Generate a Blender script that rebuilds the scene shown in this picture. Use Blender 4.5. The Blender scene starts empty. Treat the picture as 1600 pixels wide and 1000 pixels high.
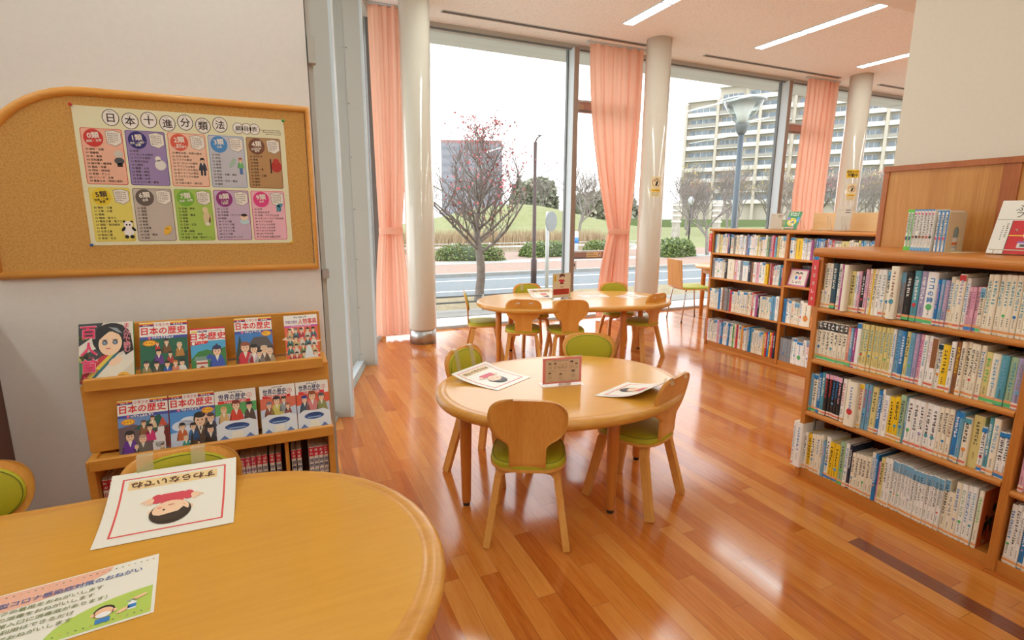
import bpy, math, random
from mathutils import Vector, Matrix
random.seed(7)
S = bpy.context.scene
COL = S.collection
PI = math.pi
SKY = 3.2     # brightness of the overcast sky
LAMP = 19.0     # brightness of the ceiling strips
# ------------------------------------------------------------ camera, world, exposure
cam_d = bpy.data.cameras.new('camera'); cam = bpy.data.objects.new('camera', cam_d); COL.objects.link(cam)
cam_d.sensor_fit = 'HORIZONTAL'; cam_d.sensor_width = 36.0; cam_d.lens = 817.55 * 36 / 1600
cam_d.clip_start = 0.02; cam_d.clip_end = 1000
_r = Vector((0.91314, -0.407622, 0.004518)); _u = Vector((0.074137, 0.176955, 0.981423)); _f = Vector((0.400849, 0.895841, -0.191804))
cam.matrix_world = Matrix(((_r.x, _u.x, -_f.x, 0), (_r.y, _u.y, -_f.y, 0), (_r.z, _u.z, -_f.z, 1.3), (0, 0, 0, 1)))
S.camera = cam
S.view_settings.view_transform = 'Standard'; S.view_settings.look = 'None'
S.view_settings.exposure = 0.0; S.view_settings.gamma = 1.0; S.view_settings.use_curve_mapping = False
S.cycles.max_bounces = 8; S.cycles.diffuse_bounces = 5; S.cycles.glossy_bounces = 4
S.cycles.transparent_max_bounces = 24; S.cycles.transmission_bounces = 4
S.cycles.use_denoising = True; S.cycles.caustics_reflective = True; S.cycles.caustics_refractive = False
S.cycles.sample_clamp_indirect = 6.0
W = bpy.data.worlds.new('overcast_sky'); S.world = W; W.use_nodes = True
wn = W.node_tree; wn.nodes.clear()
wo = wn.nodes.new('ShaderNodeOutputWorld'); wb = wn.nodes.new('ShaderNodeBackground')
wb.inputs[0].default_value = (0.97, 0.985, 1.0, 1); wb.inputs[1].default_value = SKY
wn.links.new(wb.outputs[0], wo.inputs[0])

# ------------------------------------------------------------ materials
def lin(c):
    c /= 255.0
    return c / 12.92 if c <= 0.04045 else ((c + 0.055) / 1.055) ** 2.4
def C(r, g, b): return (lin(r), lin(g), lin(b), 1)
MATS = {}
def nodes_of(name):
    m = bpy.data.materials.new(name); m.use_nodes = True; MATS[name] = m
    nt = m.node_tree; p = nt.nodes['Principled BSDF']
    return m, nt, p
def P(name, rgb, rough=0.5, metal=0.0, spec=0.5, emit=0.0, var=0.0, scale=30.0, bump=0.0, coat=0.0):
    """plain procedural material; var mixes in fine colour noise"""
    if name in MATS: return MATS[name]
    m, nt, p = nodes_of(name)
    p.inputs['Base Color'].default_value = C(*rgb); p.inputs['Roughness'].default_value = rough
    p.inputs['Metallic'].default_value = metal; p.inputs['Specular IOR Level'].default_value = spec
    p.inputs['Coat Weight'].default_value = coat; p.inputs['Coat Roughness'].default_value = 0.08
    if emit:
        p.inputs['Emission Color'].default_value = C(*rgb); p.inputs['Emission Strength'].default_value = emit
    if var or bump:
        tc = nt.nodes.new('ShaderNodeTexCoord'); no = nt.nodes.new('ShaderNodeTexNoise')
        no.inputs['Scale'].default_value = scale; no.inputs['Detail'].default_value = 4
        nt.links.new(tc.outputs['Object'], no.inputs['Vector'])
        if var:
            mx = nt.nodes.new('ShaderNodeMix'); mx.data_type = 'RGBA'
            mx.inputs[6].default_value = C(*[max(0, c * (1 - var)) for c in rgb]); mx.inputs[7].default_value = C(*[min(255, c * (1 + var)) for c in rgb])
            nt.links.new(no.outputs['Fac'], mx.inputs[0]); nt.links.new(mx.outputs[2], p.inputs['Base Color'])
        if bump:
            bp = nt.nodes.new('ShaderNodeBump'); bp.inputs['Strength'].default_value = bump; bp.inputs['Distance'].default_value = 0.002
            nt.links.new(no.outputs['Fac'], bp.inputs['Height']); nt.links.new(bp.outputs[0], p.inputs['Normal'])
    return m
def wood(name, a, b, axis='Z', rough=0.35, scale=9.0, stretch=0.07, coat=0.0):
    """streaky wood grain running along an object axis"""
    if name in MATS: return MATS[name]
    m, nt, p = nodes_of(name)
    tc = nt.nodes.new('ShaderNodeTexCoord'); mp = nt.nodes.new('ShaderNodeMapping')
    sc = {'X': (stretch, 1, 1), 'Y': (1, stretch, 1), 'Z': (1, 1, stretch)}[axis]
    mp.inputs['Scale'].default_value = sc
    nt.links.new(tc.outputs['Object'], mp.inputs[0])
    n1 = nt.nodes.new('ShaderNodeTexNoise'); n1.inputs['Scale'].default_value = scale; n1.inputs['Detail'].default_value = 3; n1.inputs['Distortion'].default_value = 0.6
    n2 = nt.nodes.new('ShaderNodeTexNoise'); n2.inputs['Scale'].default_value = scale * 14; n2.inputs['Detail'].default_value = 4
    nt.links.new(mp.outputs[0], n1.inputs['Vector']); nt.links.new(mp.outputs[0], n2.inputs['Vector'])
    ad = nt.nodes.new('ShaderNodeMath'); ad.operation = 'MULTIPLY_ADD'; ad.inputs[1].default_value = 0.45
    mu = nt.nodes.new('ShaderNodeMath'); mu.operation = 'MULTIPLY'; mu.inputs[1].default_value = 0.6
    nt.links.new(n1.outputs['Fac'], mu.inputs[0]); nt.links.new(n2.outputs['Fac'], ad.inputs[0]); nt.links.new(mu.outputs[0], ad.inputs[2])
    cr = nt.nodes.new('ShaderNodeValToRGB')
    cr.color_ramp.elements[0].position = 0.36; cr.color_ramp.elements[0].color = C(*a)
    cr.color_ramp.elements[1].position = 0.68; cr.color_ramp.elements[1].color = C(*b)
    nt.links.new(ad.outputs[0], cr.inputs[0]); nt.links.new(cr.outputs[0], p.inputs['Base Color'])
    p.inputs['Roughness'].default_value = rough; p.inputs['Coat Weight'].default_value = coat; p.inputs['Coat Roughness'].default_value = 0.1
    return m
def speckle(name, cols, scale, rough=0.8, pos=None):
    """ground or plaster made of small patches of several colours"""
    if name in MATS: return MATS[name]
    m, nt, p = nodes_of(name)
    tc = nt.nodes.new('ShaderNodeTexCoord'); vo = nt.nodes.new('ShaderNodeTexNoise')
    vo.inputs['Scale'].default_value = scale; vo.inputs['Detail'].default_value = 6; vo.inputs['Roughness'].default_value = 0.7
    nt.links.new(tc.outputs['Object'], vo.inputs['Vector'])
    cr = nt.nodes.new('ShaderNodeValToRGB'); e = cr.color_ramp.elements
    while len(e) < len(cols): e.new(0.5)
    for i, c in enumerate(cols):
        e[i].position = (pos[i] if pos else 0.3 + 0.4 * i / max(1, len(cols) - 1)); e[i].color = C(*c)
    nt.links.new(vo.outputs['Fac'], cr.inputs[0]); nt.links.new(cr.outputs[0], p.inputs['Base Color'])
    p.inputs['Roughness'].default_value = rough
    return m
def glass(name, tint=(1, 1, 1), refl=1.0):
    if name in MATS: return MATS[name]
    m, nt, p = nodes_of(name); nt.nodes.remove(p)
    out = nt.nodes['Material Output']
    tr = nt.nodes.new('ShaderNodeBsdfTransparent'); tr.inputs[0].default_value = (*tint, 1)
    gl = nt.nodes.new('ShaderNodeBsdfGlossy'); gl.inputs['Roughness'].default_value = 0.02
    lw = nt.nodes.new('ShaderNodeLayerWeight'); pw = nt.nodes.new('ShaderNodeMath'); pw.operation = 'POWER'; pw.inputs[1].default_value = 5
    ml = nt.nodes.new('ShaderNodeMath'); ml.operation = 'MULTIPLY_ADD'; ml.inputs[1].default_value = 0.9 * refl; ml.inputs[2].default_value = 0.022 * refl
    mx = nt.nodes.new('ShaderNodeMixShader')
    nt.links.new(lw.outputs['Facing'], pw.inputs[0]); nt.links.new(pw.outputs[0], ml.inputs[0]); nt.links.new(ml.outputs[0], mx.inputs[0])
    nt.links.new(tr.outputs[0], mx.inputs[1]); nt.links.new(gl.outputs[0], mx.inputs[2]); nt.links.new(mx.outputs[0], out.inputs[0])
    return m
def cloth(name, a, rough=0.9, trans=0.35):
    if name in MATS: return MATS[name]
    m, nt, p = nodes_of(name); nt.nodes.remove(p)
    out = nt.nodes['Material Output']
    d = nt.nodes.new('ShaderNodeBsdfDiffuse'); d.inputs[0].default_value = C(*a)
    t = nt.nodes.new('ShaderNodeBsdfTranslucent'); t.inputs[0].default_value = C(*a)
    mx = nt.nodes.new('ShaderNodeMixShader'); mx.inputs[0].default_value = trans
    nt.links.new(d.outputs[0], mx.inputs[1]); nt.links.new(t.outputs[0], mx.inputs[2]); nt.links.new(mx.outputs[0], out.inputs[0])
    return m
def floor_material():
    m, nt, p = nodes_of('oak_floor')
    L = nt.links.new
    def math_(op, a=None, b=None, c=None):
        n = nt.nodes.new('ShaderNodeMath'); n.operation = op
        for i, v in enumerate((a, b, c)):
            if v is None: continue
            if isinstance(v, (int, float)): n.inputs[i].default_value = v
            else: L(v, n.inputs[i])
        return n.outputs[0]
    tc = nt.nodes.new('ShaderNodeTexCoord'); sx = nt.nodes.new('ShaderNodeSeparateXYZ'); L(tc.outputs['Object'], sx.inputs[0])
    Wd, Ln = 0.0728, 0.91
    u = math_('DIVIDE', math_('SUBTRACT', sx.outputs[0], 2.052), Wd); ci = math_('FLOOR', u)
    w1 = nt.nodes.new('ShaderNodeTexWhiteNoise'); w1.noise_dimensions = '1D'; L(ci, w1.inputs['W'])
    v = math_('ADD', math_('DIVIDE', sx.outputs[1], Ln), math_('MULTIPLY', w1.outputs['Value'], 7.0)); ri = math_('FLOOR', v)
    cv = nt.nodes.new('ShaderNodeCombineXYZ'); L(ci, cv.inputs[0]); L(ri, cv.inputs[1])
    w2 = nt.nodes.new('ShaderNodeTexWhiteNoise'); w2.noise_dimensions = '3D'; L(cv.outputs[0], w2.inputs['Vector'])
    # grain, shifted per plank
    off = nt.nodes.new('ShaderNodeVectorMath'); off.operation = 'MULTIPLY_ADD'
    L(w2.outputs['Color'], off.inputs[0]); off.inputs[1].default_value = (9, 9, 9); L(tc.outputs['Object'], off.inputs[2])
    mp = nt.nodes.new('ShaderNodeMapping'); mp.inputs['Scale'].default_value = (1, 0.08, 1); L(off.outputs[0], mp.inputs[0])
    n1 = nt.nodes.new('ShaderNodeTexNoise'); n1.inputs['Scale'].default_value = 26; n1.inputs['Detail'].default_value = 3; n1.inputs['Distortion'].default_value = 1.2; L(mp.outputs[0], n1.inputs['Vector'])
    n2 = nt.nodes.new('ShaderNodeTexNoise'); n2.inputs['Scale'].default_value = 190; n2.inputs['Detail'].default_value = 3; L(mp.outputs[0], n2.inputs['Vector'])
    g = math_('MULTIPLY_ADD', n2.outputs['Fac'], 0.4, math_('MULTIPLY', n1.outputs['Fac'], 0.6))
    t = math_('MULTIPLY_ADD', g, 0.75, math_('MULTIPLY_ADD', w2.outputs['Value'], 0.42, 0.12))
    cr = nt.nodes.new('ShaderNodeValToRGB'); e = cr.color_ramp.elements
    for _ in range(2): e.new(0.5)
    for i, (ps, c) in enumerate(((0.28, (142, 68, 24)), (0.50, (182, 98, 34)), (0.70, (200, 118, 46)), (0.96, (214, 142, 66)))):
        e[i].position = ps; e[i].color = C(*c)
    L(t, cr.inputs[0])
    # the one walnut coloured plank
    my = math_('MULTIPLY', math_('LESS_THAN', sx.outputs[1], 1.202), math_('GREATER_THAN', sx.outputs[1], 0.1))
    msk = math_('MULTIPLY', math_('COMPARE', ci, 0.0, 0.5), my)
    dk = nt.nodes.new('ShaderNodeMix'); dk.data_type = 'RGBA'; L(msk, dk.inputs[0]); L(cr.outputs[0], dk.inputs[6])
    dc = nt.nodes.new('ShaderNodeMix'); dc.data_type = 'RGBA'; L(g, dc.inputs[0]); dc.inputs[6].default_value = C(104, 52, 34); dc.inputs[7].default_value = C(150, 88, 58)
    L(dc.outputs[2], dk.inputs[7])
    # seams
    fu = math_('FRACT', u); fv = math_('FRACT', v)
    su = math_('LESS_THAN', math_('MINIMUM', fu, math_('SUBTRACT', 1.0, fu)), 0.012)
    sv = math_('LESS_THAN', math_('MINIMUM', fv, math_('SUBTRACT', 1.0, fv)), 0.0011)
    sm = math_('MULTIPLY', math_('MAXIMUM', su, sv), 0.55)
    mx = nt.nodes.new('ShaderNodeMix'); mx.data_type = 'RGBA'; L(sm, mx.inputs[0]); L(dk.outputs[2], mx.inputs[6]); mx.inputs[7].default_value = C(92, 48, 24)
    L(mx.outputs[2], p.inputs['Base Color'])
    rn = nt.nodes.new('ShaderNodeTexNoise'); rn.inputs['Scale'].default_value = 3.5; L(tc.outputs['Object'], rn.inputs['Vector'])
    L(math_('ADD', math_('MULTIPLY_ADD', rn.outputs['Fac'], 0.08, 0.07), math_('MULTIPLY', w2.outputs['Value'], 0.05)), p.inputs['Roughness'])
    p.inputs['Specular IOR Level'].default_value = 0.75
    bp = nt.nodes.new('ShaderNodeBump'); bp.inputs['Strength'].default_value = 0.22; bp.inputs['Distance'].default_value = 0.0008
    L(math_('SUBTRACT', math_('MULTIPLY_ADD', w2.outputs['Value'], 0.25, math_('MULTIPLY', n1.outputs['Fac'], 0.5)), sm), bp.inputs['Height']); L(bp.outputs[0], p.inputs['Normal'])
    return m
M_floor = floor_material()
M_wall = P('warm_white_paint', (236, 234, 230), 0.75, var=0.015, scale=60)
M_wall2 = P('cream_paint', (226, 218, 200), 0.75, var=0.015, scale=60)
M_ceil = speckle('fissured_ceiling_board', [(186, 180, 172), (249, 248, 246), (251, 250, 248)], 70, 0.9, [0.33, 0.43, 0.7])
M_soft = P('smooth_ceiling_paint', (238, 235, 230), 0.8)
M_alu = P('grey_aluminium', (186, 186, 178), 0.45)
M_alud = P('dark_aluminium', (112, 118, 118), 0.45)
M_alul = P('pale_aluminium', (202, 214, 220), 0.4)
M_steel = P('brushed_steel', (190, 190, 188), 0.3, metal=0.9)
M_chrome = P('chrome', (205, 205, 208), 0.15, metal=1.0)
M_wire = P('cream_wire', (214, 204, 184), 0.4)
M_glass = glass('window_glass')
M_acryl = glass('clear_acrylic', (0.97, 0.98, 0.98), 1.3)
M_tape = P('clear_tape', (226, 216, 180), 0.25)
M_tape.node_tree.nodes['Principled BSDF'].inputs['Alpha'].default_value = 0.42
M_table = wood('table_laminate', (214, 152, 52), (222, 162, 60), 'X', 0.28, 5.0, 0.10, 0.25)
M_tedge = wood('table_edge_wood', (202, 136, 48), (220, 158, 66), 'X', 0.34, 6.0, 0.2, 0.15)
M_tleg = wood('table_leg_wood', (196, 116, 44), (212, 136, 56), 'Z', 0.38, 14, 0.1)
M_ply = wood('plywood_veneer', (220, 148, 62), (236, 172, 84), 'Z', 0.34, 11, 0.09, 0.12)
M_plye = wood('plywood_leg', (214, 146, 62), (234, 176, 92), 'Z', 0.38, 16, 0.06)
M_shelf = wood('bookcase_oak', (190, 114, 42), (210, 138, 60), 'Y', 0.4, 9, 0.08)
M_shelfv = wood('bookcase_oak_upright', (188, 112, 42), (208, 136, 58), 'Z', 0.4, 9, 0.08)
M_back = wood('bookcase_back_board', (120, 68, 32), (142, 84, 42), 'Z', 0.55, 8, 0.08)
M_panel = wood('oak_wainscot', (188, 124, 52), (212, 152, 78), 'Z', 0.42, 12, 0.045)
M_ptrim = wood('oak_trim', (166, 90, 38), (186, 110, 52), 'Z', 0.42, 12, 0.08)
M_pale = wood('pale_board', (226, 184, 128), (236, 198, 144), 'Y', 0.45, 5, 0.1)
M_rack = wood('rack_maple', (212, 144, 54), (226, 162, 72), 'X', 0.42, 3.2, 0.35)
M_frame = wood('board_frame_wood', (224, 154, 66), (236, 172, 84), 'X', 0.4, 6, 0.12)
M_cork = speckle('cork', [(186, 132, 64), (212, 162, 88), (224, 178, 106)], 160, 0.9)
M_brown = wood('dark_brown_wood', (92, 52, 36), (112, 66, 46), 'Z', 0.5, 8, 0.06)
M_green = P('lime_green_vinyl', (178, 170, 20), 0.62, var=0.06, scale=220, bump=0.1)
M_seam = P('green_seam', (112, 118, 18), 0.7)
M_rubber = P('black_rubber', (40, 34, 30), 0.6)
M_col = P('glossy_beige_column', (216, 208, 192), 0.2, coat=0.7)
M_curt = cloth('salmon_curtain', (252, 204, 180))
M_lamp = P('fluorescent_panel', (238, 252, 248), 0.5, emit=LAMP)
M_paper = P('white_paper', (238, 233, 220), 0.45, coat=0.15)
M_page = P('book_pages', (232, 222, 200), 0.8)
M_ivory = P('ivory_steel', (222, 206, 170), 0.4)
def K(r, g, b, rough=0.42):
    return P('ink_%02x%02x%02x' % (r, g, b), (r, g, b), rough)

# ------------------------------------------------------------ mesh builder
class MB:
    def __init__(s): s.v = []; s.f = []; s.m = []; s.mats = []; s.sm = []
    def mi(s, mat):
        if mat not in s.mats: s.mats.append(mat)
        return s.mats.index(mat)
    def add(s, vs, fs, mat, smooth=False):
        b = len(s.v); s.v += [tuple(v) for v in vs]; k = s.mi(mat)
        for f in fs: s.f.append(tuple(i + b for i in f)); s.m.append(k); s.sm.append(smooth)
    def box(s, x0, x1, y0, y1, z0, z1, mat, bev=0.0, M=None):
        if bev:
            return s.rbox(x0, x1, y0, y1, z0, z1, mat, bev, M)
        vs = [Vector((x, y, z)) for x in (x0, x1) for y in (y0, y1) for z in (z0, z1)]
        if M is not None: vs = [M @ v for v in vs]
        s.add(vs, [(0, 1, 3, 2), (4, 6, 7, 5), (0, 4, 5, 1), (2, 3, 7, 6), (0, 2, 6, 4), (1, 5, 7, 3)], mat)
    def rbox(s, x0, x1, y0, y1, z0, z1, mat, b, M=None):
        """box with one chamfer on every edge"""
        X, Y, Z = (x0, x1), (y0, y1), (z0, z1); vs = []; ix = {}
        for i in (0, 1):
            for j in (0, 1):
                for k in (0, 1):
                    sx, sy, sz = (1, -1)[i], (1, -1)[j], (1, -1)[k]
                    for a in range(3):
                        v = [X[i] + b * sx, Y[j] + b * sy, Z[k] + b * sz]; v[a] = (X[i], Y[j], Z[k])[a]
                        ix[i, j, k, a] = len(vs); vs.append(Vector(v))
        if M is not None: vs = [M @ v for v in vs]
        fs = []
        for i in (0, 1):
            fs.append(tuple(ix[i, j, k, 0] for j, k in ((0, 0), (0, 1), (1, 1), (1, 0))))
            fs.append(tuple(ix[j, i, k, 1] for j, k in ((0, 0), (0, 1), (1, 1), (1, 0))))
            fs.append(tuple(ix[j, k, i, 2] for j, k in ((0, 0), (0, 1), (1, 1), (1, 0))))
        for i in (0, 1):
            for j in (0, 1):
                for k in (0, 1): fs.append((ix[i, j, k, 0], ix[i, j, k, 1], ix[i, j, k, 2]))
        for j in (0, 1):
            for k in (0, 1):
                fs.append((ix[0, j, k, 1], ix[1, j, k, 1], ix[1, j, k, 2], ix[0, j, k, 2]))
                fs.append((ix[j, 0, k, 0], ix[j, 1, k, 0], ix[j, 1, k, 2], ix[j, 0, k, 2]))
                fs.append((ix[j, k, 0, 0], ix[j, k, 1, 0], ix[j, k, 1, 1], ix[j, k, 0, 1]))
        s.add(vs, fs, mat)
    def tube(s, pts, rad, mat, n=8, cap=True, smooth=True):
        pts = [Vector(p) for p in pts]
        if not isinstance(rad, (list, tuple)): rad = [rad] * len(pts)
        vs = []; up = Vector((0, 0, 1)); prev = None
        for i, p in enumerate(pts):
            d = (pts[min(i + 1, len(pts) - 1)] - pts[max(i - 1, 0)]).normalized()
            if prev is None:
                a = d.cross(up if abs(d.z) < 0.9 else Vector((1, 0, 0))).normalized()
            else:
                a = (prev - d * prev.dot(d)).normalized()
            prev = a; b = d.cross(a)
            for k in range(n):
                t = 2 * PI * k / n; vs.append(p + (a * math.cos(t) + b * math.sin(t)) * rad[i])
        fs = []
        for i in range(len(pts) - 1):
            for k in range(n): fs.append((i * n + k, i * n + (k + 1) % n, (i + 1) * n + (k + 1) % n, (i + 1) * n + k))
        if cap: fs.append(tuple(range(n - 1, -1, -1))); fs.append(tuple((len(pts) - 1) * n + k for k in range(n)))
        s.add(vs, fs, mat, smooth)
    def lathe(s, prof, mat, n=24, c=(0, 0), smooth=True, sx=1.0, sy=1.0):
        vs = []
        for r, z in prof:
            for k in range(n):
                t = 2 * PI * k / n; vs.append((c[0] + r * math.cos(t) * sx, c[1] + r * math.sin(t) * sy, z))
        fs = [(i * n + k, i * n + (k + 1) % n, (i + 1) * n + (k + 1) % n, (i + 1) * n + k) for i in range(len(prof) - 1) for k in range(n)]
        fs.append(tuple(range(n - 1, -1, -1))); fs.append(tuple((len(prof) - 1) * n + k for k in range(n)))
        s.add(vs, fs, mat, smooth)
    def sweep_rect(s, pts, hw, ht, side, mat):
        """rectangular section (half width hw along side, half thickness ht) along a path"""
        pts = [Vector(p) for p in pts]; vs = []; side = Vector(side)
        for i, p in enumerate(pts):
            d = (pts[min(i + 1, len(pts) - 1)] - pts[max(i - 1, 0)]).normalized()
            a = (side - d * side.dot(d)).normalized(); b = d.cross(a)
            w = hw[i] if isinstance(hw, (list, tuple)) else hw
            vs += [p + a * w + b * ht, p - a * w + b * ht, p - a * w - b * ht, p + a * w - b * ht]
        fs = [(0, 1, 2, 3), tuple(len(vs) - 4 + k for k in (3, 2, 1, 0))]
        for i in range(len(pts) - 1):
            for k in range(4): fs.append((i * 4 + k, i * 4 + (k + 1) % 4, i * 4 + 4 + (k + 1) % 4, i * 4 + 4 + k))
        s.add(vs, fs, mat)
    def prism(s, poly, z0, z1, mat, M=None):
        n = len(poly); vs = [Vector((x, y, z0)) for x, y in poly] + [Vector((x, y, z1)) for x, y in poly]
        if M is not None: vs = [M @ v for v in vs]
        s.add(vs, [tuple(range(n - 1, -1, -1)), tuple(range(n, 2 * n))] + [(i, (i + 1) % n, n + (i + 1) % n, n + i) for i in range(n)], mat)
    def build(s, name, parent=None, loc=None):
        me = bpy.data.meshes.new(name); me.from_pydata(s.v, [], s.f)
        for m in s.mats: me.materials.append(m)
        me.polygons.foreach_set('material_index', s.m); me.polygons.foreach_set('use_smooth', s.sm); me.update()
        o = bpy.data.objects.new(name, me); COL.objects.link(o)
        if parent is not None: o.parent = parent
        if loc is not None: o.location = loc
        return o
def tag(o, label, cat, group=None, kind=None):
    o['label'] = label; o['category'] = cat
    if group: o['group'] = group
    if kind: o['kind'] = kind
    return o
def thing(name, label, cat, loc=(0, 0, 0), rz=0.0, group=None):
    o = bpy.data.objects.new(name, None); o.empty_display_size = 0.1; COL.objects.link(o)
    o.location = loc; o.rotation_euler = (0, 0, rz)
    return tag(o, label, cat, group)
def struct(name, mb, parent=None):
    o = mb.build(name, parent)
    if parent is None: o['kind'] = 'structure'
    return o
def dup(root, loc, rz, label, group=None):
    r = root.copy(); COL.objects.link(r); r.location = loc; r.rotation_euler = (0, 0, rz); r['label'] = label
    if group: r['group'] = group
    for ch in list(root.children):
        c = ch.copy(); COL.objects.link(c); c.parent = r
        for g in list(ch.children):
            d = g.copy(); COL.objects.link(d); d.parent = c
    return r

# ------------------------------------------------------------ printing: flat shapes, letters and strokes laid on a mapped surface
_txt = {}
def glyphs(body, bold):
    k = (body, bold)
    if k not in _txt:
        cu = bpy.data.curves.new('lettering', 'FONT'); cu.body = body; cu.resolution_u = 2; cu.offset = bold
        cu.align_x = 'CENTER'
        ob = bpy.data.objects.new('lettering', cu); COL.objects.link(ob)
        me = bpy.data.meshes.new_from_object(ob.evaluated_get(bpy.context.evaluated_depsgraph_get()))
        vs = [(v.co.x, v.co.y) for v in me.vertices]; fs = [tuple(p.vertices) for p in me.polygons]
        bpy.data.objects.remove(ob); bpy.data.curves.remove(cu); bpy.data.meshes.remove(me)
        xs = [v[0] for v in vs] or [0, 1]; ys = [v[1] for v in vs] or [0, 1]
        _txt[k] = (vs, fs, min(xs), max(xs), min(ys), max(ys))
    return _txt[k]
class Print:
    """maps (u, v, layer) in metres on a sheet to 3-D; shapes go into mb"""
    def __init__(s, mb, fn, eps=0.00025): s.mb = mb; s.fn = fn; s.e = eps
    def poly(s, pts, mat, w=1):
        s.mb.add([s.fn(u, v, w * s.e) for u, v in pts], [tuple(range(len(pts)))], mat)
    def rect(s, u0, v0, u1, v1, mat, w=1, nu=1, nv=1):
        vs = [s.fn(u0 + (u1 - u0) * i / nu, v0 + (v1 - v0) * j / nv, w * s.e) for j in range(nv + 1) for i in range(nu + 1)]
        fs = [(j * (nu + 1) + i, j * (nu + 1) + i + 1, (j + 1) * (nu + 1) + i + 1, (j + 1) * (nu + 1) + i) for j in range(nv) for i in range(nu)]
        s.mb.add(vs, fs, mat)
    def rrect(s, u0, v0, u1, v1, r, mat, w=1):
        pts = []
        for cx, cy, a in ((u1 - r, v1 - r, 0), (u0 + r, v1 - r, 90), (u0 + r, v0 + r, 180), (u1 - r, v0 + r, 270)):
            for k in range(4):
                t = math.radians(a + 30 * k); pts.append((cx + r * math.cos(t), cy + r * math.sin(t)))
        s.poly(pts, mat, w)
    def frame(s, u0, v0, u1, v1, t, mat, w=1, n=6):
        s.rect(u0, v0, u1, v0 + t, mat, w, n, 1); s.rect(u0, v1 - t, u1, v1, mat, w, n, 1)
        s.rect(u0, v0, u0 + t, v1, mat, w, 1, n); s.rect(u1 - t, v0, u1, v1, mat, w, 1, n)
    def ell(s, u, v, a, b, mat, w=1, n=20, rot=0.0, t0=0, t1=360):
        pts = []
        full = (t1 - t0 == 360)
        for k in range(n + (0 if full else 1)):
            t = math.radians(t0 + (t1 - t0) * k / n); x, y = a * math.cos(t), b * math.sin(t)
            pts.append((u + x * math.cos(rot) - y * math.sin(rot), v + x * math.sin(rot) + y * math.cos(rot)))
        s.poly(pts, mat, w)
    def ring(s, u, v, r0, r1, mat, w=1, n=28):
        vs = []; fs = []
        for k in range(n):
            t = 2 * PI * k / n
            vs += [s.fn(u + r0 * math.cos(t), v + r0 * math.sin(t), w * s.e), s.fn(u + r1 * math.cos(t), v + r1 * math.sin(t), w * s.e)]
            fs.append((2 * k, 2 * k + 1, (2 * k + 3) % (2 * n), (2 * k + 2) % (2 * n)))
        s.mb.add(vs, fs, mat)
    def star(s, u, v, a, b, mat, w=1, n=14):
        s.poly([(u + a * (1 if k % 2 else 0.78) * math.cos(PI * k / n), v + b * (1 if k % 2 else 0.78) * math.sin(PI * k / n)) for k in range(2 * n)], mat, w)
    def text(s, body, u, v, h, mat, w=2, bold=0.0, fit=None, rot=0.0, left=False):
        """h is the size of one full-width character; fit limits the width; (u, v) is the centre"""
        vs, fs, x0, x1, y0, y1 = glyphs(body, 0.0)
        if not fs: return
        sc = h / 0.95; sxx = sc
        if fit and (x1 - x0) * sc > fit: sxx = fit / (x1 - x0)
        cx, cy = (x0 if left else (x0 + x1) / 2), 0.33
        k_ = min(bold, .03) * .9
        for lay, (dx, dy) in enumerate(((k_, 0), (-k_, 0), (0, k_), (0, -k_)) if bold > .004 else ((0, 0),)):
            out = []
            for x, y in vs:
                X, Y = (x + dx - cx) * sxx, (y + dy - cy) * sc
                out.append(s.fn(u + X * math.cos(rot) - Y * math.sin(rot), v + X * math.sin(rot) + Y * math.cos(rot), (w + lay * .22) * s.e))
            s.mb.add(out, fs, mat)
    def vtext(s, body, u, v, h, mat, w=2, bold=0.0, pitch=1.05):
        for i, ch in enumerate(body): s.text(ch, u, v - i * h * pitch, h, mat, w, bold, fit=h)
    def scribble(s, u, v, size, mat, w=2):
        """one character too small to read: a few short strokes"""
        for q_ in range(4):
            w = w + .2
            if random.random() < 0.55:
                y = v + random.uniform(-.45, .45) * size; a = random.uniform(.25, .48) * size; t = size * 0.085; x = u + random.uniform(-.06, .06) * size
                s.rect(x - a, y - t, x + a, y + t, mat, w)
            else:
                x = u + random.uniform(-.4, .4) * size; a = random.uniform(.2, .46) * size; t = size * 0.085; y = v + random.uniform(-.06, .06) * size
                s.rect(x - t, y - a, x + t, y + a, mat, w)
    def line(s, u0, v, u1, size, mat, w=2, gap=1.12):
        x = u0 + size / 2
        while x < u1 - size / 2: s.scribble(x, v, size, mat, w); x += size * gap
    def person(s, u, v, h, robe, hair, skin=(238, 200, 165), w=2, trim=None):
        """small cartoon figure from the waist up, foot of the robe at v"""
        sk = K(*skin); hr = K(*hair); rb = K(*robe)
        s.poly([(u - .30 * h, v), (u + .30 * h, v), (u + .24 * h, v + .38 * h), (u + .16 * h, v + .60 * h), (u - .16 * h, v + .60 * h), (u - .24 * h, v + .38 * h)], rb, w)
        s.poly([(u - .07 * h, v + .60 * h), (u + .07 * h, v + .60 * h), (u, v + .36 * h)], K(*(trim or (235, 230, 215))), w + .5)
        s.poly([(u - .30 * h, v + .02 * h), (u - .24 * h, v + .38 * h), (u - .19 * h, v + .38 * h), (u - .22 * h, v + .02 * h)], K(*[int(c * .7) for c in robe]), w + .5)
        s.ell(u, v + .80 * h, .17 * h, .20 * h, hr, w + .6, 14)
        s.ell(u, v + .76 * h, .135 * h, .17 * h, sk, w + 1, 14)
        s.ell(u, v + .92 * h, .15 * h, .09 * h, hr, w + 1.4, 12)
        for d in (-.055, .055): s.ell(u + d * h, v + .77 * h, .018 * h, .024 * h, K(40, 30, 28), w + 1.5, 8)
        s.rect(u - .03 * h, v + .665 * h, u + .03 * h, v + .677 * h, K(170, 80, 70), w + 1.5)
def plane_fn(o, ux, vx):
    o, ux, vx = Vector(o), Vector(ux).normalized(), Vector(vx).normalized(); n = ux.cross(vx)
    return lambda u, v, w: o + ux * u + vx * v + n * w

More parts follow.
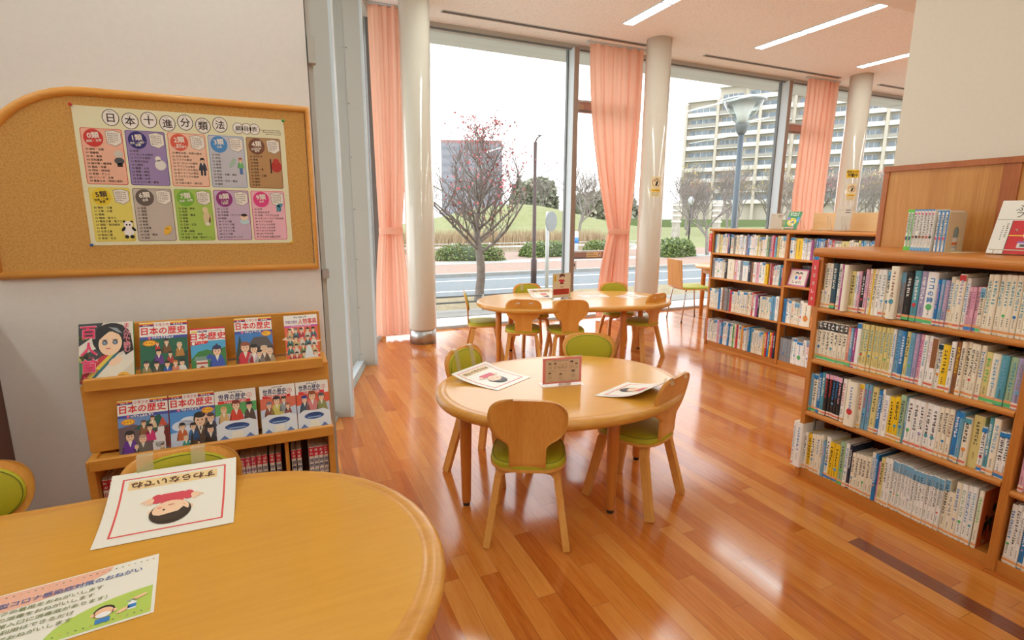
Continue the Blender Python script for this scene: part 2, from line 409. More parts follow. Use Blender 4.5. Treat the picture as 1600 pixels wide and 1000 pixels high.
BK={
 'R1':'''1.685 0.0189 0.208 c k o n -
1.666 0.018 0.212 c k o - -
1.648 0.0178 0.211 c v o - -
1.631 0.0264 0.213 t c g - -
1.604 0.0157 0.213 w k o - -
1.589 0.0084 0.211 m w - - -
1.58 0.0154 0.21 c a - - -
1.565 0.0213 0.212 c - - - P
1.543 0.0224 0.186 l k o - -
1.521 0.0133 0.186 w s r - -
1.508 0.0132 0.188 p b r - -
1.495 0.0159 0.187 k w r - -
1.479 0.0163 0.199 p v o - -
1.462 0.015 0.202 c r - - -
1.447 0.0064 0.202 y - - - -
1.441 0.0158 0.203 c k - - -
1.425 0.0183 0.204 w x - - -
1.407 0.0184 0.204 w x r - -
1.389 0.0197 0.203 c k o s -
1.369 0.0058 0.203 c s o - -
1.363 0.0328 0.224 c n - - P
1.33 0.0182 0.202 x s r s -
1.312 0.0274 0.202 k w g - -
1.285 0.0255 0.211 a w g - -
1.259 0.025 0.211 v w g - -
1.234 0.0384 0.211 w b g - -
1.196 0.0125 0.184 b p r - -
1.183 0.0136 0.185 s p r - -
1.17 0.0159 0.184 v p r - -
1.154 0.015 0.199 c b r - -
1.139 0.0148 0.19 c s o - -
1.124 0.021 0.213 c v r r -
1.103 0.0139 0.199 w b r - -
1.089 0.0125 0.168 p k b - -
1.077 0.0116 0.168 p m b - -
1.065 0.0122 0.17 p k b - -
1.053 0.0152 0.17 c k g s -
1.038 0.0166 0.22 c a o - -
1.021 0.0187 0.221 c a o - -
1.002 0.0172 0.222 c a o - -
0.985 0.017 0.224 c a o - -
0.968 0.0167 0.224 c a o - -
0.952 0.0175 0.225 c a o - -
0.934 0.0162 0.226 c a o - -
0.918 0.018 0.226 c a o - -''',
 'R2':'''1.694 0.0223 0.185 c k g k -
1.671 0.0215 0.187 c k g k -
1.65 0.0208 0.189 c k g k -
1.629 0.0209 0.189 c k g k -
1.608 0.0214 0.191 c k g k -
1.587 0.0211 0.189 c k g k -
1.566 0.02 0.19 c k g k -
1.546 0.0204 0.19 c k g k -
1.525 0.0136 0.181 q c g - -
1.512 0.0145 0.182 s w g - -
1.497 0.0126 0.183 m w r - -
1.485 0.0196 0.212 w - o b -
1.465 0.0175 0.212 l a o - -
1.448 0.019 0.212 l a o - -
1.429 0.0187 0.212 l a o - -
1.41 0.0158 0.212 l a o - -
1.394 0.0143 0.212 l a o - -
1.38 0.0183 0.212 l a o - -
1.361 0.0165 0.213 l a o - -
1.345 0.0154 0.215 l a o - -
1.33 0.0127 0.213 w b o - -
1.317 0.0209 0.212 s b r - -
1.296 0.0178 0.211 b w o - -
1.278 0.0164 0.213 l k o - -
1.262 0.0188 0.211 s a r - -
1.243 0.0162 0.211 v p r - -
1.227 0.016 0.211 p m r - -
1.211 0.0164 0.212 w a - - -
1.194 0.0159 0.212 w p r - -
1.178 0.0195 0.209 w n r n -
1.159 0.0184 0.187 w t - t -
1.141 0.0256 0.188 y k r - -
1.115 0.0164 0.206 w k r - -
1.099 0.0174 0.208 n y - - -
1.081 0.0154 0.213 c k o - -
1.066 0.0162 0.214 c k o - -
1.049 0.0148 0.213 c k o - -
1.035 0.0136 0.212 c k o - -
1.021 0.0171 0.212 c b r - -
1.004 0.0204 0.191 l g g - -
0.984 0.0274 0.19 c s g - -
0.956 0.0243 0.19 a s g - -
0.932 0.0251 0.189 u a g - -
0.907 0.023 0.191 v x r - -''',
 'R3':'''1.692 0.0276 0.193 s v g - -
1.665 0.025 0.191 c k g b -
1.64 0.0205 0.204 b c b - -
1.619 0.0182 0.211 a c o - -
1.601 0.0172 0.214 k r r p -
1.584 0.0174 0.214 k r r p -
1.567 0.0172 0.214 k b r p -
1.549 0.0154 0.215 k b r p -
1.534 0.0168 0.214 k p r p -
1.517 0.0188 0.21 w r o - -
1.498 0.0186 0.211 c n o - -
1.48 0.0454 0.211 c b - - P
1.434 0.0177 0.212 c r y y -
1.417 0.0165 0.213 s r - - -
1.4 0.0173 0.215 s m - - -
1.383 0.027 0.211 l k o - -
1.356 0.0167 0.203 b w r - -
1.339 0.0115 0.212 w k - - -
1.328 0.0212 0.189 w v - - -
1.306 0.0226 0.19 y k o - -
1.284 0.0216 0.198 y k o - -
1.262 0.0202 0.212 u k o u -
1.242 0.009 0.206 s c - - -
1.233 0.023 0.207 w k r - -
1.21 0.0226 0.207 w k r - -
1.187 0.0219 0.207 w k r - -
1.166 0.023 0.207 w k r - -
1.143 0.025 0.206 w k r - -
1.118 0.0159 0.207 c k o - -
1.102 0.0168 0.208 c k o - -
1.085 0.0175 0.208 c n o - -
1.067 0.0024 0.207 w b o b -
1.065 0.0185 0.209 b w o - -
1.047 0.0137 0.212 s a o b -
1.033 0.0239 0.195 c k r a -
1.009 0.035 0.211 l k - - G
0.974 0.0171 0.177 w k b b -
0.957 0.014 0.219 a w r - -
0.943 0.0216 0.222 c s o - -
0.921 0.0201 0.179 w k b b -
0.901 0.0155 0.182 w k b b -
0.886 0.0158 0.178 w k g G -''',
 'R4':'''1.724 0.0147 0.237 w s r - P
1.71 0.036 0.236 w b - - P
1.673 0.0165 0.191 w k o - -
1.657 0.0233 0.191 y k o - -
1.634 0.022 0.198 c k o - -
1.612 0.0257 0.202 c b o - -
1.586 0.012 0.21 c t - - -
1.574 0.0133 0.182 s p - - -
1.561 0.0218 0.211 w k b - -
1.539 0.0228 0.194 y k b - -
1.516 0.0266 0.193 y k b - -
1.489 0.0257 0.217 u k g u -
1.464 0.0172 0.217 w b o - -
1.447 0.0153 0.214 N w r - -
1.431 0.0168 0.183 c k o - -
1.414 0.0181 0.186 c k o - -
1.396 0.0171 0.187 c k o - -
1.379 0.0177 0.189 c k o - -
1.362 0.0174 0.192 c k o - -
1.344 0.0157 0.222 c b o - -
1.328 0.0141 0.221 b w - - -
1.314 0.0117 0.191 p m - - -
1.303 0.0174 0.216 l k o - -
1.285 0.015 0.224 w k o - -
1.27 0.0156 0.225 w x o - -
1.255 0.014 0.224 w x o s -
1.241 0.0138 0.224 w x o s -
1.227 0.0137 0.225 w x o s -
1.213 0.0136 0.225 w x o s -
1.2 0.0137 0.226 w x o s -
1.186 0.0133 0.226 w x o s -
1.173 0.0141 0.221 w k o s -
1.158 0.012 0.222 w k o s -
1.146 0.0145 0.222 w k o s -
1.132 0.0127 0.223 w x o s -
1.119 0.0141 0.224 w k o s -
1.105 0.0155 0.227 w x o s -
1.09 0.0138 0.227 w k o s -
1.076 0.0121 0.226 w k o s -
1.064 0.0057 0.227 w k o s -
1.058 0.017 0.233 c k o s -
1.041 0.0212 0.186 c x o - -
1.02 0.018 0.238 c b o - -
1.002 0.019 0.239 w u o - -
0.983 0.016 0.241 w b o - -
0.967 0.0158 0.243 w s o - -
0.951 0.0035 0.247 w n o - -
0.947 0.0161 0.238 c g o - O''',
 'S4':'''0.849 0.0166 0.234 w b o - -
0.833 0.0153 0.24 w k o - -
0.818 0.0122 0.22 w x o - -
0.805 0.0129 0.227 b w o - -
0.792 0.014 0.223 w k o - -''',
}
# ============================================================ the room
CEIL, LOW, WY = 3.34, 3.10, 5.95
GA, GB = Vector((0.02, 2.62, 0)), Vector((1.025, 5.92, 0))     # the slanting glass wall
gd = (GB - GA).normalized(); gn = Vector((gd.y, -gd.x, 0))
def gpt(t, n=0.0, z=0.0): return GA + gd * t + gn * n + Vector((0, 0, z))
fl = [(-3.2, -3.5), (12, -3.5), (12, WY), (1.03, WY), (0.02, 2.62), (-3.2, 2.62)]
b = MB(); b.prism(fl, -0.06, 0.0, M_floor); struct('floor', b)
b = MB(); b.prism([(-3.2, 3.19), (12, 3.19), (12, WY), (1.03, WY), (0.19, 3.19)], CEIL, CEIL + 0.1, M_ceil); b.prism([(-3.2, -3.5), (12, -3.5), (12, 3.19), (-3.2, 3.19)], LOW, LOW + 0.34, M_soft); struct('ceiling', b)
b = MB(); b.box(-3.2, 0.18, 2.576, 2.70, 0, CEIL, M_wall); struct('wall_left', b)
b = MB(); b.box(-3.3, -3.2, -3.5, 3.2, 0, CEIL, M_wall); struct('wall_far_left', b)
b = MB(); b.box(-3.3, 12.1, -3.6, -3.5, 0, CEIL, M_wall); struct('wall_behind', b)
b = MB(); b.box(12, 12.1, -3.5, WY, 0, CEIL, M_wall); struct('wall_right', b)
b = MB(); b.box(2.80, 4.0, 0.62, 1.674, 0, CEIL, M_wall2); struct('wall_pier', b)
# wainscot on the pier, standing on the bookcase top
b = MB(); b.box(2.784, 2.80, 0.70, 1.69, 1.165, 1.53, M_panel); struct('trim_1', b)
b = MB(); b.box(2.772, 2.80, 0.62, 1.70, 1.53, 1.555, M_ptrim); b.box(2.778, 2.80, 1.676, 1.70, 1.165, 1.53, M_ptrim); b.box(2.778, 2.80, 1.165, 1.225, 1.165, 1.53, M_ptrim); struct('trim_2', b)
# window wall: head, sill, mullions, panes
b = MB(); b.box(1.0, 12, 5.88, 6.0, 3.285, CEIL, M_alu); b.box(1.0, 12, 5.87, 5.885, 3.27, 3.29, M_alud); struct('trim_3', b)
b = MB(); b.box(1.0, 12, 5.88, 6.0, 0.0, 0.03, M_alul); struct('trim_4', b)
mull = [3.39, 7.02, 10.65]
for i, x in enumerate(mull):
    b = MB(); b.box(x, x + 0.07, 5.80, 5.985, 0, 3.285, M_alul); b.box(x + 0.004, x + 0.066, 5.795, 5.80, 0, 3.285, P('dim_mullion_front', (150, 128, 112), 0.5)); b.box(x - 0.014, x, 5.93, 5.975, 0.03, 3.285, M_alud)  # daylit side and dimmer room-side front are put into the two colours
    struct('trim_%d' % (5 + i), b)
edges = [1.03] + mull + [12]
for i in range(4):
    x0 = edges[i] + (0.07 if i else 0); x1 = edges[i + 1]
    b = MB(); b.box(x0, x1, 5.950, 5.956, 0.03, 3.285, M_glass); struct('window_%d' % (i + 1), b)
M_mauve = P('mauve_transom', (176, 142, 132), 0.45)
k = 0
for i, x in enumerate(mull[:2]):
    for z0, z1 in ((2.585, 2.725), (0.775, 0.88)):
        b = MB(); b.box(x + 0.07, x + 0.86, 5.90, 5.949, z0, z1, M_mauve); b.box(x + 0.07, x + 0.86, 5.892, 5.90, z0 + .01, z0 + .025, M_alud); b.box(x + 0.07, x + 0.86, 5.885, 5.90, z1 - .02, z1, M_alul); struct('trim_%d' % (8 + k), b); k += 1
    b = MB(); b.box(x + 0.86, x + 0.90, 5.88, 5.949, 0.03, 3.285, M_alul); struct('trim_%d' % (8 + k), b); k += 1
# slanting glass wall
def gbox(b, t0, t1, n0, n1, z0, z1, mat):
    vs = [gpt(t, n, z) for t in (t0, t1) for n in (n0, n1) for z in (z0, z1)]
    b.add(vs, [(0, 1, 3, 2), (4, 6, 7, 5), (0, 4, 5, 1), (2, 3, 7, 6), (0, 2, 6, 4), (1, 5, 7, 3)], mat)
tf = [(Vector((0.27, 3.49, 0)) - GA).dot(gd), (Vector((0.637, 4.68, 0)) - GA).dot(gd)]
LG = (GB - GA).length
for i, t in enumerate(tf):
    b = MB(); gbox(b, t - 0.03, t + 0.03, -0.14, 0.112, 0, CEIL, M_alu); gbox(b, t - 0.032, t + 0.034, 0.098, 0.114, 0, CEIL, M_alul)
    gbox(b, t + 0.03, t + 0.10, -0.035, 0.0, 0, CEIL, M_alud)
    for z in [0.1 + 0.42 * q for q in range(8)]: gbox(b, t - 0.036, t - 0.03, -0.02, -0.012, z, z + 0.008, M_alud)
    struct('trim_%d' % (20 + i), b)
b = MB(); gbox(b, -0.1, LG, -0.06, 0.0, 0.0, 0.045, M_alul); gbox(b, -0.1, LG, 0.0, 0.02, 0.0, 0.012, M_alu); struct('trim_22', b)
b = MB(); gbox(b, -0.1, LG, -0.08, 0.02, CEIL - 0.06, CEIL, M_alu); struct('trim_23', b)
for i, (t0, t1) in enumerate(((0.2, tf[0] - 0.03), (tf[0] + 0.03, tf[1] - 0.03), (tf[1] + 0.03, LG - 0.02))):
    b = MB(); gbox(b, t0, t1, -0.032, -0.027, 0.045, CEIL - 0.06, M_glass); struct('window_%d' % (5 + i), b)
b = MB(); b.box(0.185, 0.205, 2.60, 2.68, 0, CEIL, M_alu); b.box(0.185, 0.215, 2.56, 2.60, 1.02, 1.06, M_steel); b.box(0.185, 0.215, 2.56, 2.60, 1.95, 2.06, M_alu); struct('trim_24', b)
b = MB(); b.box(0.98, 1.06, 5.86, 5.99, 0, CEIL, M_alud); struct('trim_25', b)
# columns
for i, x in enumerate((1.352, 4.25, 7.90)):
    t = thing('column', ['glossy beige round column in the glass corner beside the left pink curtain', 'glossy beige round column between the middle pink curtain and the wide window', 'glossy beige round column beside the right pink curtain'][i], 'column', (x, 5.33, 0), 0, 'round columns along the window wall')
    b = MB(); b.lathe([(0.143, 0.15), (0.146, 0.16), (0.146, CEIL)], M_col, 40); b.build('shaft', t)
    b = MB(); b.lathe([(0.137, 0), (0.137, 0.15)], M_steel, 40); b.build('base_ring', t)
# ceiling lights: each strip in view and the same rows over the near half of the room
def lamp(x, y0, y1, z, label, grp='ceiling light strips'):
    t = thing('ceiling_light', label, 'ceiling light', (x, (y0 + y1) / 2, z), 0, grp); h = (y1 - y0) / 2
    b = MB(); b.box(-0.066, 0.066, -h + .006, h - .006, -0.004, 0.004, M_lamp); b.build('diffuser', t)
    b = MB()
    for s in (-1, 1): b.box(s * 0.066 - .005, s * 0.066 + .005, -h, h, -0.005, 0.012, M_alul); b.box(-0.07, 0.07, s * h - .006, s * h + .006, -0.005, 0.012, M_alul)
    b.build('housing', t)
where = ['the clear window left of the middle curtain', 'the street lamp window', 'the right pink curtain']
for i, x in enumerate((3.61, 5.535, 7.445)):
    lamp(x, 4.455, 5.075, CEIL - 0.002, 'short white ceiling light strip nearest the glass, %s of the three rows' % ('left', 'middle', 'right')[i])
    lamp(x, 3.205, 4.445, CEIL - 0.002, 'long white ceiling light strip joined behind the short one, %s of the three rows' % ('left', 'middle', 'right')[i])
for i, x in enumerate((1.68, 9.36)):
    lamp(x, 3.205, 5.075, CEIL - 0.002, 'ceiling light strip out of frame %s the visible rows' % ('before', 'beyond')[i], 'further ceiling lights')
for x in (-1.9, -0.2, 1.5, 3.61, 5.535, 7.445, 9.36):
    for j, (y0, y1) in enumerate(((-2.6, -1.2), (-0.5, 0.9), (1.5, 2.7))):
        lamp(x, y0, y1, LOW - 0.002, 'ceiling light strip overhead in the near half of the room', 'further ceiling lights')
for i, (x0, x1) in enumerate(((1.69, 4.24), (5.14, 7.75), (8.65, 11.2))):
    t = thing('air_vent', 'dark slot air vent in the ceiling above the %s window' % ('left', 'middle', 'far right')[i], 'air vent', ((x0 + x1) / 2, 5.55, CEIL), 0, 'ceiling slot vents'); h = (x1 - x0) / 2
    b = MB(); b.box(-h, h, -0.035, 0.035, -0.006, 0.002, M_alul); b.build('vent_frame', t)
    b = MB(); b.box(-h + .01, h - .01, -0.026, -0.004, -0.009, -0.006, P('vent_slot', (92, 84, 78), .6)); b.box(-h + .01, h - .01, 0.006, 0.026, -0.009, -0.006, P('vent_dark', (138, 128, 118), .6)); b.build('slot', t)
# curtains
def curtain(label, xt, wt, xm, wm, zm, xb, wb_, y, zb, folds, tied, seed):
    rd = random.Random(seed); t = thing('curtain', label, 'curtain', (xt, y, 0), 0, 'salmon pink curtains'); b = MB()
    NU, NV = folds * 20, 60; ztop = CEIL - 0.015; ph = [rd.uniform(0, 6.28) for _ in range(6)]; vs = []
    for j in range(NV + 1):
        z = ztop + (zb - ztop) * j / NV
        if z > zm:
            k = (ztop - z) / (ztop - zm); e = k ** 1.9 if tied else k
            cx = xt + (xm - xt) * e; w = wt + (wm - wt) * e
        else:
            k = (zm - z) / (zm - zb); e = 1 - (1 - k) ** 2.0 if tied else k
            cx = xm + (xb - xm) * e; w = wm + (wb_ - wm) * e
        sq = w / wt; am = 0.034 + 0.028 * (1 - sq)
        for i in range(NU + 1):
            u = i / NU; a = 2 * PI * folds * u
            f = math.sin(a + 0.9 * math.sin(2 * PI * u * 1.7 + ph[0]) + 0.5 * math.sin(z * 0.9 + ph[1]))
            g = 0.35 * math.sin(2.3 * a + ph[2] + z * 0.5) + 0.4 * math.sin(PI * 3 * u + ph[3])
            vs.append((cx - xt + (u - .5) * w + 0.012 * math.sin(a * 2 + ph[4]), am * (f + 0.5 * g) * (0.75 + .25 * math.sin(z * 1.1 + 5 * u)), z))
    b.add(vs, [(j * (NU + 1) + i, j * (NU + 1) + i + 1, (j + 1) * (NU + 1) + i + 1, (j + 1) * (NU + 1) + i) for j in range(NV) for i in range(NU)], M_curt, True)
    b.build('drape', t)
    if tied:
        b = MB(); n = 28
        for zz in (0,):
            pr = [(1.0, zm - 0.035), (1.04, zm - .02), (1.04, zm + .02), (1.0, zm + 0.035)]
            vs = [((xm - xt) + (wm / 2 + .012) * r * math.cos(2 * PI * k / n), 0.075 * r * math.sin(2 * PI * k / n), z) for r, z in pr for k in range(n)]
            b.add(vs, [(q * n + k, q * n + (k + 1) % n, (q + 1) * n + (k + 1) % n, (q + 1) * n + k) for q in range(3) for k in range(n)], M_curt, True)
        b.build('tie_band', t)
    b = MB(); b.box(-wt / 2 - .05, wt / 2 + .05, -0.02, 0.02, CEIL - 0.02, CEIL - 0.002, M_alul); b.build('curtain_rail', t)
curtain('salmon pink curtain tied back in the left glass corner', 1.16, 0.36, 1.115, 0.22, 1.16, 1.11, 0.36, 5.62, 0.035, 4, True, 3)
curtain('salmon pink curtain tied at the waist in the middle of the window wall', 3.93, 0.76, 4.06, 0.28, 1.13, 4.0, 0.46, 5.70, 0.03, 6, True, 11)
curtain('salmon pink curtain hanging untied behind the far bookcase', 7.60, 0.62, 7.56, 0.66, 1.7, 7.6, 0.60, 5.70, 0.03, 6, False, 23)

# ============================================================ notice board and poster on the left wall
YW = 2.576
def board_outline(i):
    pts = [(-0.965 + i, 1.075 + i * .4), (0.172 - i, 1.075 + i * .4), (0.172 - i, 1.765 - i), (-0.62, 1.765 - i)]
    for k in range(1, 13):
        a = PI / 2 * k / 12; pts.append((-0.62 - (0.345 - i) * math.sin(a), 1.765 - i - (0.345 - i) * (1 - math.cos(a))))
    return pts
bt = thing('notice_board', 'large cork notice board with a rounded wooden frame on the white wall', 'notice board', (0, YW, 0))
b = MB(); b.prism([(x, z) for x, z in board_outline(0.02)], -0.012, -0.001, M_cork, Matrix(((1, 0, 0, 0), (0, 0, 1, 0), (0, 1, 0, 0), (0, 0, 0, 1)))); b.build('cork_panel', bt)
b = MB(); pth = board_outline(0.008); pth = pth + [pth[0]]
b.tube([(x, -0.012, z) for x, z in pth], 0.016, M_frame, 10); b.build('frame', bt)
pk = [('0類', ['総記・全般'], (214, 58, 52), (244, 190, 164), (226, 84, 76), ['00 総記・全般', '01　図書館', '02　本・書籍', '03　百科事典', '04　論文集・講演集', '05　雑誌・年鑑', '06　団体・博物館', '07　新聞・テレビ', '08　シリーズ・全集', '09　貴重な本・地域の資料']),
 ('1類', ['哲学・心理学・', '宗教'], (50, 44, 122), (160, 140, 190), (76, 68, 150), ['10 哲学', '11　いろいろな哲学', '12　アジアの哲学', '13　西洋の哲学', '14　心理学', '15　道徳・人生', '16 宗教・神話', '17　神道・神社', '18　仏教・お寺', '19　キリスト教・教会']),
 ('2類', ['歴史・', '土地の様子'], (228, 96, 70), (246, 204, 178), (230, 110, 84), ['20 歴史全般・世界の歴史', '21　日本の歴史', '22　アジアの歴史', '23　ヨーロッパの歴史', '24　アフリカの歴史', '25　北アメリカの歴史', '26　南アメリカの歴史', '27　オセアニアの歴史', '28　伝記', '29 土地の様子・旅行記']),
 ('3類', ['社会'], (76, 146, 212), (202, 204, 214), (104, 154, 208), ['30 社会', '31　政治', '32　法律', '33　経済', '34　財政', '35　統計', '36　社会・労働・福祉', '37　教育', '38　民俗・文化・歴史', '39　国防']),
 ('4類', ['自然科学・', '医学'], (124, 78, 54), (188, 146, 96), (126, 84, 56), ['40 自然科学', '41　算数', '42　物理', '43　化学', '44　宇宙・星', '45　地球', '46　生物・人類', '47　植物', '48　動物', '49 医学']),
 ('5類', ['技術・工業・', '家庭'], (236, 208, 48), (236, 222, 110), (236, 206, 70), ['50 技術・工業', '51　工事・公害', '52　建築', '53　機械・原子力', '54　電気工業・電子工業', '55　造船・海洋開発', '56　金属', '57　化学工業', '58　製造工業', '59 家庭・生活']),
 ('6類', ['産業'], (104, 94, 86), (200, 190, 180), (116, 106, 98), ['60 産業', '61　農業', '62　園芸', '63　蚕業', '64　畜産', '65　林業', '66　水産業', '67　商業', '68　交通・輸送', '69　通信']),
 ('7類', ['芸術・体育'], (124, 184, 60), (172, 206, 92), (132, 186, 60), ['70 芸術・美術', '71　彫刻', '72　絵画・書道', '73　版画', '74　写真', '75　工作・工芸', '76　音楽', '77　劇・映画', '78 スポーツ・体育', '79 茶道・花道・室内ゲーム']),
 ('8類', ['ことば', '（言語）'], (150, 50, 128), (206, 184, 208), (158, 70, 142), ['80 ことば', '81　日本語', '82　中国語・アジアの言語', '83　英語', '84　ドイツ語', '85　フランス語', '86　スペイン語', '87　イタリア語', '88　ロシア語', '89　そのほかのことば']),
 ('9類', ['文学'], (230, 68, 138), (244, 190, 204), (232, 88, 150), ['90 文学', '91　日本の文学', '92　中国・アジアの文学', '93　イギリス・アメリカの文学', '94　ドイツの文学', '95　フランスの文学', '96　スペインの文学', '97　イタリアの文学', '98　ロシアの文学', '99　そのほかの国の文学'])]
b = MB(); p0 = plane_fn((-0.662, YW - 0.0135, 1.186), (1, 0, 0), (0, 0, 1)); pr = Print(b, p0)
PW, PH = 0.730, 0.521
b.box(-0.662, -0.662 + PW, YW - 0.0134, YW - 0.0126, 1.186, 1.186 + PH, P('cream_poster', (238, 236, 200), 0.42, coat=0.25))
ink = K(62, 52, 46); wht = K(240, 234, 222)
title = '日本十進分類法'
for i, ch in enumerate(title):
    u = 0.118 + i * 0.0615; v = PH - 0.041 + (0.004 if i % 2 == 0 else -0.004)
    pr.ell(u, v, 0.0275, 0.0305, ink, 1, 28); pr.ell(u, v, 0.025, 0.028, K(246, 242, 234), 2, 28); pr.text(ch, u, v - .002, 0.034, ink, 3, 0.018); pr.line(u - .008, v + .0215, u + .008, 0.004, ink, 3)
for i, ch in enumerate('綱目表'):
    pr.ell(0.553 + i * .0305, PH - .046, 0.0205, 0.0225, ink, 1, 24)
for i, ch in enumerate('綱目表'):
    pr.ell(0.553 + i * .0305, PH - .046, 0.0186, 0.0206, K(246, 242, 234), 2, 24); pr.text(ch, 0.553 + i * .0305, PH - .047, 0.0205, ink, 3, 0.012)
for j in range(3): pr.line(0.635 + .01 * j, PH - .047 - .008 * j, 0.718, 0.005, ink, 2)
for q in range(10):
    nm, sub, dark, light, edge, rows = pk[q]; i, j = q % 5, q // 5
    w_ = 0.132; u0 = 0.016 + i * 0.1405; v1 = PH - 0.079 - j * 0.2195; hh = 0.208
    pr.rrect(u0, v1 - hh, u0 + w_, v1, 0.007, K(*edge), 1); pr.rrect(u0 + .0022, v1 - hh + .0022, u0 + w_ - .0022, v1 - .0022, 0.006, K(*light), 2)
    pr.ell(u0 + .039, v1 - .036, 0.031, 0.033, K(*dark), 3, 26)
    ic = ink if q == 5 else wht
    pr.text(nm, u0 + .039, v1 - .027, 0.024, ic, 4, 0.03, rot=.08)
    for k, s_ in enumerate(sub): pr.text(s_, u0 + .040, v1 - .046 - .0088 * k, 0.0092, ic, 4, 0.025, fit=.052, rot=.12)
    pts = [(u0 + .077, v1 - .010), (u0 + .103, v1 - .004), (u0 + .127, v1 - .012), (u0 + .128, v1 - .050), (u0 + .108, v1 - .064), (u0 + .081, v1 - .055)]
    pr.poly(pts, K(96, 92, 92), 3)
    c_ = (sum(a for a, _ in pts) / 6, sum(a for _, a in pts) / 6); pr.poly([(c_[0] + (a - c_[0]) * .95, c_[1] + (v_ - c_[1]) * .95) for a, v_ in pts], K(244, 238, 228), 4)
    for k in range(5): pr.line(u0 + .084, v1 - .017 - .0078 * k, u0 + .122 - (.01 if k == 4 else 0), 0.0052, K(110, 104, 100), 5)
    for k, r_ in enumerate(rows):
        pr.text(r_.replace('　', ' '), u0 + (.010 if '　' in r_ else .010), v1 - .0775 - .0131 * k, 0.0088, ink, 4, 0.008, fit=.112, left=True)
# small plain pictures in the panels
def panel(q): return 0.016 + (q % 5) * 0.1405, PH - 0.079 - (q // 5) * 0.2195
u, v = panel(0); pr.ell(u + .112, v - .118, .016, .013, K(84, 86, 92), 5); pr.ell(u + .112, v - .092, .014, .014, K(214, 210, 200), 6); pr.rect(u + .104, v - .140, u + .121, v - .126, K(40, 36, 36), 5)
u, v = panel(1); pr.ell(u + .106, v - .128, .019, .020, K(232, 230, 226), 5); pr.ell(u + .100, v - .104, .010, .010, K(232, 230, 226), 5)
u, v = panel(2); pr.person(u + .113, v - .143, .05, (64, 66, 80), (40, 36, 40), w=5); pr.rect(u + .104, v - .163, u + .111, v - .143, K(48, 50, 62), 5); pr.rect(u + .115, v - .163, u + .122, v - .143, K(48, 50, 62), 5)
u, v = panel(3); pr.person(u + .113, v - .128, .042, (120, 190, 120), (150, 74, 40), w=5); pr.rect(u + .107, v - .153, u + .119, v - .128, K(88, 128, 190), 5); pr.ell(u + .083, v - .108, .008, .022, K(172, 204, 184), 5, rot=-.5)
u, v = panel(4); pr.ell(u + .110, v - .116, .021, .024, K(186, 52, 44), 5); pr.ell(u + .110, v - .094, .012, .011, K(196, 60, 50), 6); pr.rect(u + .086, v - .145, u + .091, v - .085, K(56, 34, 28), 6)
u, v = panel(5)
pr.ell(u + .113, v - .168, .018, .021, K(250, 248, 244), 5); pr.ell(u + .113, v - .142, .015, .0135, K(250, 248, 244), 6)
for s_ in (-1, 1): pr.ell(u + .113 + s_ * .012, v - .131, .0045, .0045, K(24, 22, 24), 5); pr.ell(u + .113 + s_ * .005, v - .143, .003, .0035, K(24, 22, 24), 7); pr.ell(u + .113 + s_ * .017, v - .160, .005, .010, K(24, 22, 24), 6, rot=s_ * .6); pr.ell(u + .113 + s_ * .009, v - .190, .007, .007, K(24, 22, 24), 6)
u, v = panel(6); pr.ell(u + .104, v - .165, .012, .020, K(244, 192, 60), 5, rot=-.5); pr.rect(u + .097, v - .161, u + .110, v - .159, K(80, 60, 30), 6)
u, v = panel(7); pr.ell(u + .108, v - .115, .013, .030, K(226, 208, 160), 5); pr.ell(u + .105, v - .082, .010, .012, K(232, 214, 168), 6); pr.ell(u + .110, v - .140, .010, .007, K(240, 234, 220), 7); pr.ell(u + .121, v - .118, .004, .018, K(214, 194, 140), 5, rot=-.3)
u, v = panel(8); pr.ell(u + .108, v - .130, .017, .012, K(196, 226, 230), 5); pr.ell(u + .108, v - .112, .014, .012, K(246, 214, 190), 6); pr.ell(u + .108, v - .103, .012, .006, K(50, 40, 40), 7)
u, v = panel(9); pr.ell(u + .106, v - .072, .009, .016, K(84, 158, 178), 6, rot=.3); pr.ell(u + .112, v - .060, .011, .008, K(84, 158, 178), 6, rot=.5); pr.rect(u + .097, v - .09, u + .101, v - .078, K(84, 158, 178), 6)
for vv in (0.205,): pr.rect(0.0, vv, PW, vv + .0006, K(214, 206, 180), 1)
o = b.build('poster'); tag(o, 'cream poster of ten coloured classification panels pinned to the cork board', 'poster')
for (x, z), c, n in (((-0.660, 1.706), (206, 40, 40), 'red push pin at the upper left corner of the poster'), ((0.066, 1.702), (50, 160, 70), 'green push pin at the upper right corner of the poster'), ((-0.658, 1.188), (40, 96, 176), 'blue push pin at the lower left corner of the poster'), ((0.064, 1.188), (232, 184, 40), 'yellow push pin at the lower right corner of the poster')):
    b = MB(); b.lathe([(0.002, 0), (0.002, 0.004), (0.005, 0.005), (0.0035, 0.010), (0.006, 0.013), (0.0055, 0.016), (0.001, 0.017)], K(*c, 0.3), 14)
    o = b.build('push_pin', None, (x, YW - 0.0145, z)); o.rotation_euler = (PI / 2, 0, 0); tag(o, n, 'push pin', 'push pins on the poster')
# dark brown cupboard side at the far left
t = thing('side_cabinet', 'dark brown wooden cabinet side against the white wall at the left edge', 'cabinet', (-1.36, 2.40, 0))
b = MB(); b.box(-0.35, 0.35, -0.17, 0.17, 0.05, 0.9, M_brown); b.build('body', t)
b = MB(); b.box(-0.36, 0.36, -0.17, 0.17, 0.9, 0.92, M_brown); b.build('top', t)
b = MB(); b.box(-0.33, 0.33, -0.15, 0.16, 0, 0.05, M_rubber); b.build('plinth', t)
b = MB(); b.box(0.35, 0.356, -0.14, -0.128, 0.53, 0.545, M_steel); b.build('hook', t)
